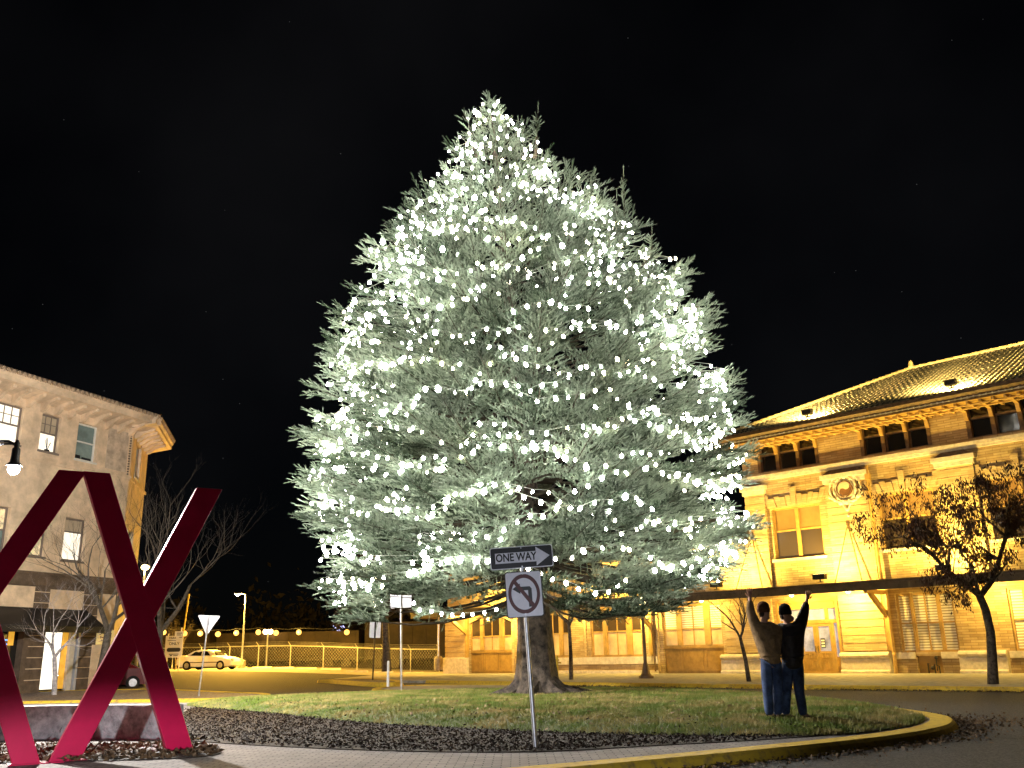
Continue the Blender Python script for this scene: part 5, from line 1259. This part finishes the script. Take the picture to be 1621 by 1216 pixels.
gd = [[(0,0,-.05), rel(1571,1050,Yq,o_), rel(1568,1000,Yq,o_), rel(1560,965,Yq,o_), rel(1551,944,Yq,o_)],
      [rel(1551,944,Yq,o_), rel(1530,925,Yq,o_), rel(1500,905,Yq-.3,o_), rel(1478,880,Yq-.5,o_), rel(1452,862,Yq-.6,o_), rel(1428,850,Yq-.6,o_), rel(1395,856,Yq-.6,o_)],
      [rel(1551,944,Yq,o_), rel(1570,920,Yq+.3,o_), rel(1582,885,Yq+.5,o_), rel(1592,850,Yq+.5,o_), rel(1618,828,Yq+.6,o_), rel(1650,810,Yq+.7,o_)],
      [rel(1500,905,Yq-.3,o_), rel(1503,870,Yq-.5,o_), rel(1480,848,Yq-.6,o_), rel(1455,828,Yq-.8,o_), rel(1440,805,Yq-.8,o_)],
      [rel(1592,850,Yq+.5,o_), rel(1565,825,Yq+.2,o_), rel(1545,805,Yq,o_), rel(1540,782,Yq,o_)],
      [rel(1592,850,Yq+.5,o_), rel(1596,815,Yq+.2,o_), rel(1598,785,Yq,o_), rel(1590,772,Yq,o_)],
      [rel(1551,944,Yq,o_), rel(1540,900,Yq-.8,o_), rel(1515,865,Yq-1.2,o_), rel(1508,835,Yq-1.3,o_)]]
rd = [[.17,.15,.13,.12,.12],[.10,.09,.08,.06,.045,.03,.015],[.10,.09,.075,.06,.04,.02],[.06,.05,.04,.03,.015],[.05,.035,.025,.015],[.05,.035,.025,.015],[.05,.04,.03,.015]]
leafed(o_, 'leaning tree with withered brown leaves on the station pavement at the right edge', 4, gd, 13000, .12, 6, rd, 3, .62)
o_ = tuple(G(612, 1079)); o_ = (o_[0], 56.0, 0.0); g_ = at(612, 1063, 56); o_ = (g_[0], 56.0, g_[2])
gd = [[(0,0,0),(-.05,0,1.5),(-.15,0,3.0),(-.1,0,4.2)], [(-.1,0,4.2),(-1.0,0,5.0),(-2.0,0,5.4)], [(-.1,0,4.2),(.2,0,5.4),(.8,0,6.2)], [(-.15,0,3.0),(.8,0,3.6),(1.3,0,3.9)], [(-.15,0,3.4),(-1.4,0,3.9),(-2.3,0,4.0)]]
leafed(o_, 'rough barked tree under the left boughs of the spruce, in front of the fence', 9, gd, 6000, .22, 6, [[.3,.22,.19,.17],[.12,.08,.04],[.12,.08,.04],[.07,.05,.03],[.07,.05,.03]], 3, .9)
# dark tree line far behind the train
M_fartree = mat('far_dark_foliage', (.03,.026,.014), var=.5, vs=.3, rough=1)
q = random.Random(2); P_ = []
for k in range(26):
    cx = -75+k*2.6+q.uniform(-1,1); hh = q.uniform(3.5, 7.5); cy = 118+q.uniform(-6,6)
    for _ in range(420):
        a_, b2 = q.gauss(0,1), q.gauss(0,1); P_.append((cx+a_*1.8, cy+q.gauss(0,1.3), .5+hh*(.5+.32*b2)))
o = flakes('far_tree_line', np.array(P_), .55, M_fartree, 1.0); tag(o, 'dim far off tree line barely seen behind the amber bulbs', 'trees', kind='stuff')

# ================================================================== PEOPLE
def skin(name, nodes, edges, m_, parent, root, sub=2, origin=(0,0,0)):
    keys = list(nodes); idx = {k: i for i, k in enumerate(keys)}; me = bpy.data.meshes.new('tmp'); O_ = Vector(origin)
    me.from_pydata([Vector(nodes[k][0])-O_ for k in keys], [(idx[a], idx[b]) for a, b in edges], [])
    ob = bpy.data.objects.new('tmp', me); COL.objects.link(ob)
    ob.modifiers.new('s', 'SKIN'); 
    if not me.skin_vertices: me.attributes.new('x', 'FLOAT', 'POINT')
    sv = me.skin_vertices[0].data
    for k in keys:
        r_ = nodes[k][1]; sv[idx[k]].radius = (r_, r_) if not isinstance(r_, tuple) else r_; sv[idx[k]].use_root = (k == root)
    ob.modifiers['s'].use_smooth_shade = True
    sm = ob.modifiers.new('u', 'SUBSURF'); sm.levels = sub; sm.render_levels = sub
    dg = bpy.context.evaluated_depsgraph_get(); dg.update(); me2 = bpy.data.meshes.new_from_object(ob.evaluated_get(dg))
    bpy.data.objects.remove(ob); bpy.data.meshes.remove(me)
    me2.name = name; me2.materials.clear(); me2.materials.append(m_)
    o = bpy.data.objects.new(name, me2); COL.objects.link(o)
    if parent: o.parent = parent
    return o
M_skin = mat('skin', (.50,.27,.19), rough=.55, var=.05)
PG = G(1240, 1137, .15)
def person(J, face, label, m_jack, m_hat, m_hand, jr=1.0, jlen=0.0, origin=None, name_hat='beanie'):
    """J: joint name -> (px, py, extra depth)"""
    Y0 = PG[1]; W_ = {k: Vector(at(v[0], v[1], Y0+v[2])) for k, v in J.items()}
    fz = min(W_['ankL'].z, W_['ankR'].z)-.09; org = Vector(((W_['ankL'].x+W_['ankR'].x)/2, Y0, fz))
    t = empty('person', org, 0, label, 'person'); fc = Vector(face).normalized(); side = Vector((fc.y, -fc.x, 0))
    N = {}; E_ = []
    def nd(k, p, r_, par=None):
        N[k] = (p, r_)
        if par: E_.append((par, k))
    w = W_; sp = w['pel'].lerp(w['chest'], .5)
    nd('pel', w['pel'], .125); nd('spine', sp, .12, 'pel'); nd('chest', w['chest'], .135, 'spine'); nd('neckb', w['neck']-Vector((0,0,.04)), .062, 'chest'); nd('neck', w['neck']+Vector((0,0,.03)), .055, 'neckb')
    hc = w['head']; nd('skull', hc-Vector((0,0,.015))-fc*.015, .085, 'neck'); nd('skulltop', hc+Vector((0,0,.07))-fc*.01, .075, 'skull')
    nd('face', hc-Vector((0,0,.045))+fc*.055, .052, 'skull'); nd('nose', hc-Vector((0,0,.03))+fc*.115, .013, 'face'); nd('chin', hc-Vector((0,0,.095))+fc*.06, .032, 'face'); nd('lips', hc-Vector((0,0,.072))+fc*.098, .014, 'face')
    for s_, sg in (('l', -1), ('r', 1)): nd('ear'+s_, hc-Vector((0,0,.02))+side*sg*.092, .018, 'skull')
    for s_ in 'LR':
        nd('sh'+s_, w['sh'+s_], .068, 'chest'); nd('ua'+s_, w['sh'+s_].lerp(w['el'+s_], .5), .053, 'sh'+s_); nd('el'+s_, w['el'+s_], .043, 'ua'+s_); nd('wr'+s_, w['wr'+s_], .028, 'el'+s_)
        d = (w['wr'+s_]-w['el'+s_]).normalized(); palm = w['wr'+s_]+d*.065; nd('palm'+s_, palm, (.036,.022), 'wr'+s_)
        lat = d.cross(Vector((0,1,0))).normalized() if abs(d.y) < .8 else Vector((1,0,0)); fr = d.cross(lat)
        for j, (of, ln) in enumerate(((-.033,.068),(-.011,.082),(.011,.076),(.031,.058))):
            b_1 = palm+d*.035+lat*of; nd('k%d%s' % (j, s_), b_1, .0115, 'palm'+s_); m1 = b_1+d*ln*.5+lat*of*.25; nd('m%d%s' % (j, s_), m1, .010, 'k%d%s' % (j, s_)); nd('t%d%s' % (j, s_), m1+d*ln*.4+fr*.022, .008, 'm%d%s' % (j, s_))
        sg = 1 if s_ == 'L' else -1
        tb = palm-d*.02+lat*.04*sg; nd('tb'+s_, tb, .0135, 'palm'+s_); nd('tt'+s_, tb+d*.045+lat*.03*sg, .010, 'tb'+s_)
        nd('hip'+s_, w['hip'+s_], .088, 'pel'); nd('th'+s_, w['hip'+s_].lerp(w['kn'+s_], .5), .076, 'hip'+s_); nd('kn'+s_, w['kn'+s_], .056, 'th'+s_); nd('cf'+s_, w['kn'+s_].lerp(w['ank'+s_], .4), .054, 'kn'+s_); nd('ank'+s_, w['ank'+s_], .038, 'cf'+s_)
        toe = w['ank'+s_]+fc*.15; toe.z = org.z+.03; nd('toe'+s_, toe, .032, 'ank'+s_)
    skin('body', N, E_, m_hand, t, 'pel', 2, org)
    # jacket
    JN = {k: (N[k][0], (N[k][1] if not isinstance(N[k][1], tuple) else N[k][1][0])+.026*jr) for k in ('spine','chest','shL','shR','uaL','uaR','elL','elR')}
    for s_ in 'LR': JN['sh'+s_] = (N['sh'+s_][0], .112*jr); JN['ua'+s_] = (N['ua'+s_][0], .092*jr); JN['el'+s_] = (N['el'+s_][0], .080*jr)
    JN['chest'] = (N['chest'][0], .175*jr); JN['spine'] = (N['spine'][0], .17*jr); JN['hem'] = (N['pel'][0]-Vector((0,0,.07+jlen)), .150*jr); JN['mid'] = (N['spine'][0].lerp(N['pel'][0], .6), .158*jr)
    JN['collar'] = (N['neckb'][0]+Vector((0,0,.055)), .088)
    JN['hemu'] = (N['pel'][0]-Vector((0,0,jlen*.5)), .158*jr)
    JE = [('hem','hemu'),('hemu','mid'),('mid','spine'),('spine','chest'),('chest','collar'),('chest','shL'),('chest','shR'),('shL','uaL'),('uaL','elL'),('shR','uaR'),('uaR','elR')]
    for s_ in 'LR': JN['cuff'+s_] = (N['el'+s_][0].lerp(N['wr'+s_][0], .93), .048); JE.append(('el'+s_, 'cuff'+s_))
    skin('jacket', JN, JE, m_jack, t, 'spine', 2, org)
    # jeans
    BN = {'pel': (N['pel'][0]+Vector((0,0,.06)), .12)}; BE = []
    for s_ in 'LR':
        for a_, r_ in (('hip',.098),('th',.100),('kn',.084),('cf',.080)): BN[a_+s_] = (N[a_+s_][0], r_)
        BN['cuff'+s_] = (N['ank'+s_][0]-Vector((0,0,.02)), .074); BE += [('pel','hip'+s_),('hip'+s_,'th'+s_),('th'+s_,'kn'+s_),('kn'+s_,'cf'+s_),('cf'+s_,'cuff'+s_)]
    skin('jeans', BN, BE, M_jean, t, 'pel', 2, org)
    for s_ in 'LR':
        a_ = N['ank'+s_][0]; h0 = Vector((a_.x, a_.y, org.z+.05))
        skin('shoe', {'heel': (h0-fc*.05, .048), 'mid': (h0+fc*.07, .046), 'toe': (h0+fc*.17-Vector((0,0,.012)), .040), 'top': (h0+Vector((0,0,.05))-fc*.01, .045)}, [('heel','mid'),('mid','toe'),('heel','top')], M_shoe, t, 'heel', 2, org)
    mb = MB(); hq = hc-org+Vector((0,0,.035))-fc*.016
    mb.lathe([(.096,-.02),(.104,.0),(.104,.045),(.098,.05),(.098,.085),(.082,.122),(.048,.15),(.012,.162)], hq, 18); hh_ = mb.build(name_hat, m_hat, t, smooth=True)
    mb = MB(); mb.sphere(hq-fc*.035-Vector((0,0,.04)), .060, 8); mb.build('hair', M_hair, t, smooth=True)
    return t
M_jean = mat('blue_denim', (.05,.08,.17), rough=.85, var=.35, vs=6, bump=.5, bs=90)
M_shoe = mat('brown_shoe', (.06,.03,.02), rough=.6, var=.2); M_hair = mat('brown_hair', (.05,.03,.02), rough=.7, var=.2)
M_fleece = mat('olive_brown_fleece', (.26,.17,.085), rough=.95, var=.2, vs=12, bump=.6, bs=60)
M_puffy = mat('black_puffy_nylon', (.035,.028,.028), rough=.45, var=.3, vs=8, bump=.9, bs=12)
M_hatb = mat('brown_knit', (.11,.045,.02), rough=.95, var=.2, vs=40); M_hatk = mat('black_knit', (.015,.013,.013), rough=.95, var=.2, vs=40)
M_glove = mat('tan_glove', (.35,.24,.13), rough=.7, var=.2)
person({'pel':(1221,1046,.0),'chest':(1213,1001,0),'neck':(1210,984,0),'head':(1210,971.5,.02),'shL':(1198,996,-.02),'elL':(1188,970,-.06),'wrL':(1187,948,-.05),
        'shR':(1230,999,.04),'elR':(1240,1022,.20),'wrR':(1256,1030,.26),'hipL':(1213,1052,0),'hipR':(1229,1052,.02),'knL':(1215,1094,-.03),'knR':(1231,1093,.04),'ankL':(1218,1131,0),'ankR':(1231,1131,.05)},
       (.75,.55,0), 'person in olive brown jacket and brown beanie, left arm stretched up high, on the lawn', M_fleece, M_hatb, M_skin)
person({'pel':(1255,1047,.08),'chest':(1250,1003,.05),'neck':(1246,986,.05),'head':(1245,975,.05),'shL':(1236,998,.10),'elL':(1233,1022,.28),'wrL':(1222,1034,.30),
        'shR':(1264,997,.0),'elR':(1273,971,-.03),'wrR':(1277,951,-.03),'hipL':(1247,1053,.08),'hipR':(1263,1053,.05),'knL':(1245,1094,.10),'knR':(1265,1093,.02),'ankL':(1243,1131,.12),'ankR':(1272,1132,.0)},
       (.85,-.30,-.05), 'person in black puffy jacket and black beanie, right arm raised, standing beside the brown jacket', M_puffy, M_hatk, M_skin, 1.10, .07)

# ================================================================== headlights from the street behind the camera (they light the plaza)
lamp('SPOT', (-3.0, -3.0, .85), 10500, (.86,.90,1), .12, (-5.2, 12.4, -4.0), 36, .30)
lamp('SPOT', (-1.6, -3.2, .85), 3600, (.86,.90,1), .12, (.5, 12.7, .2), 24, .8)
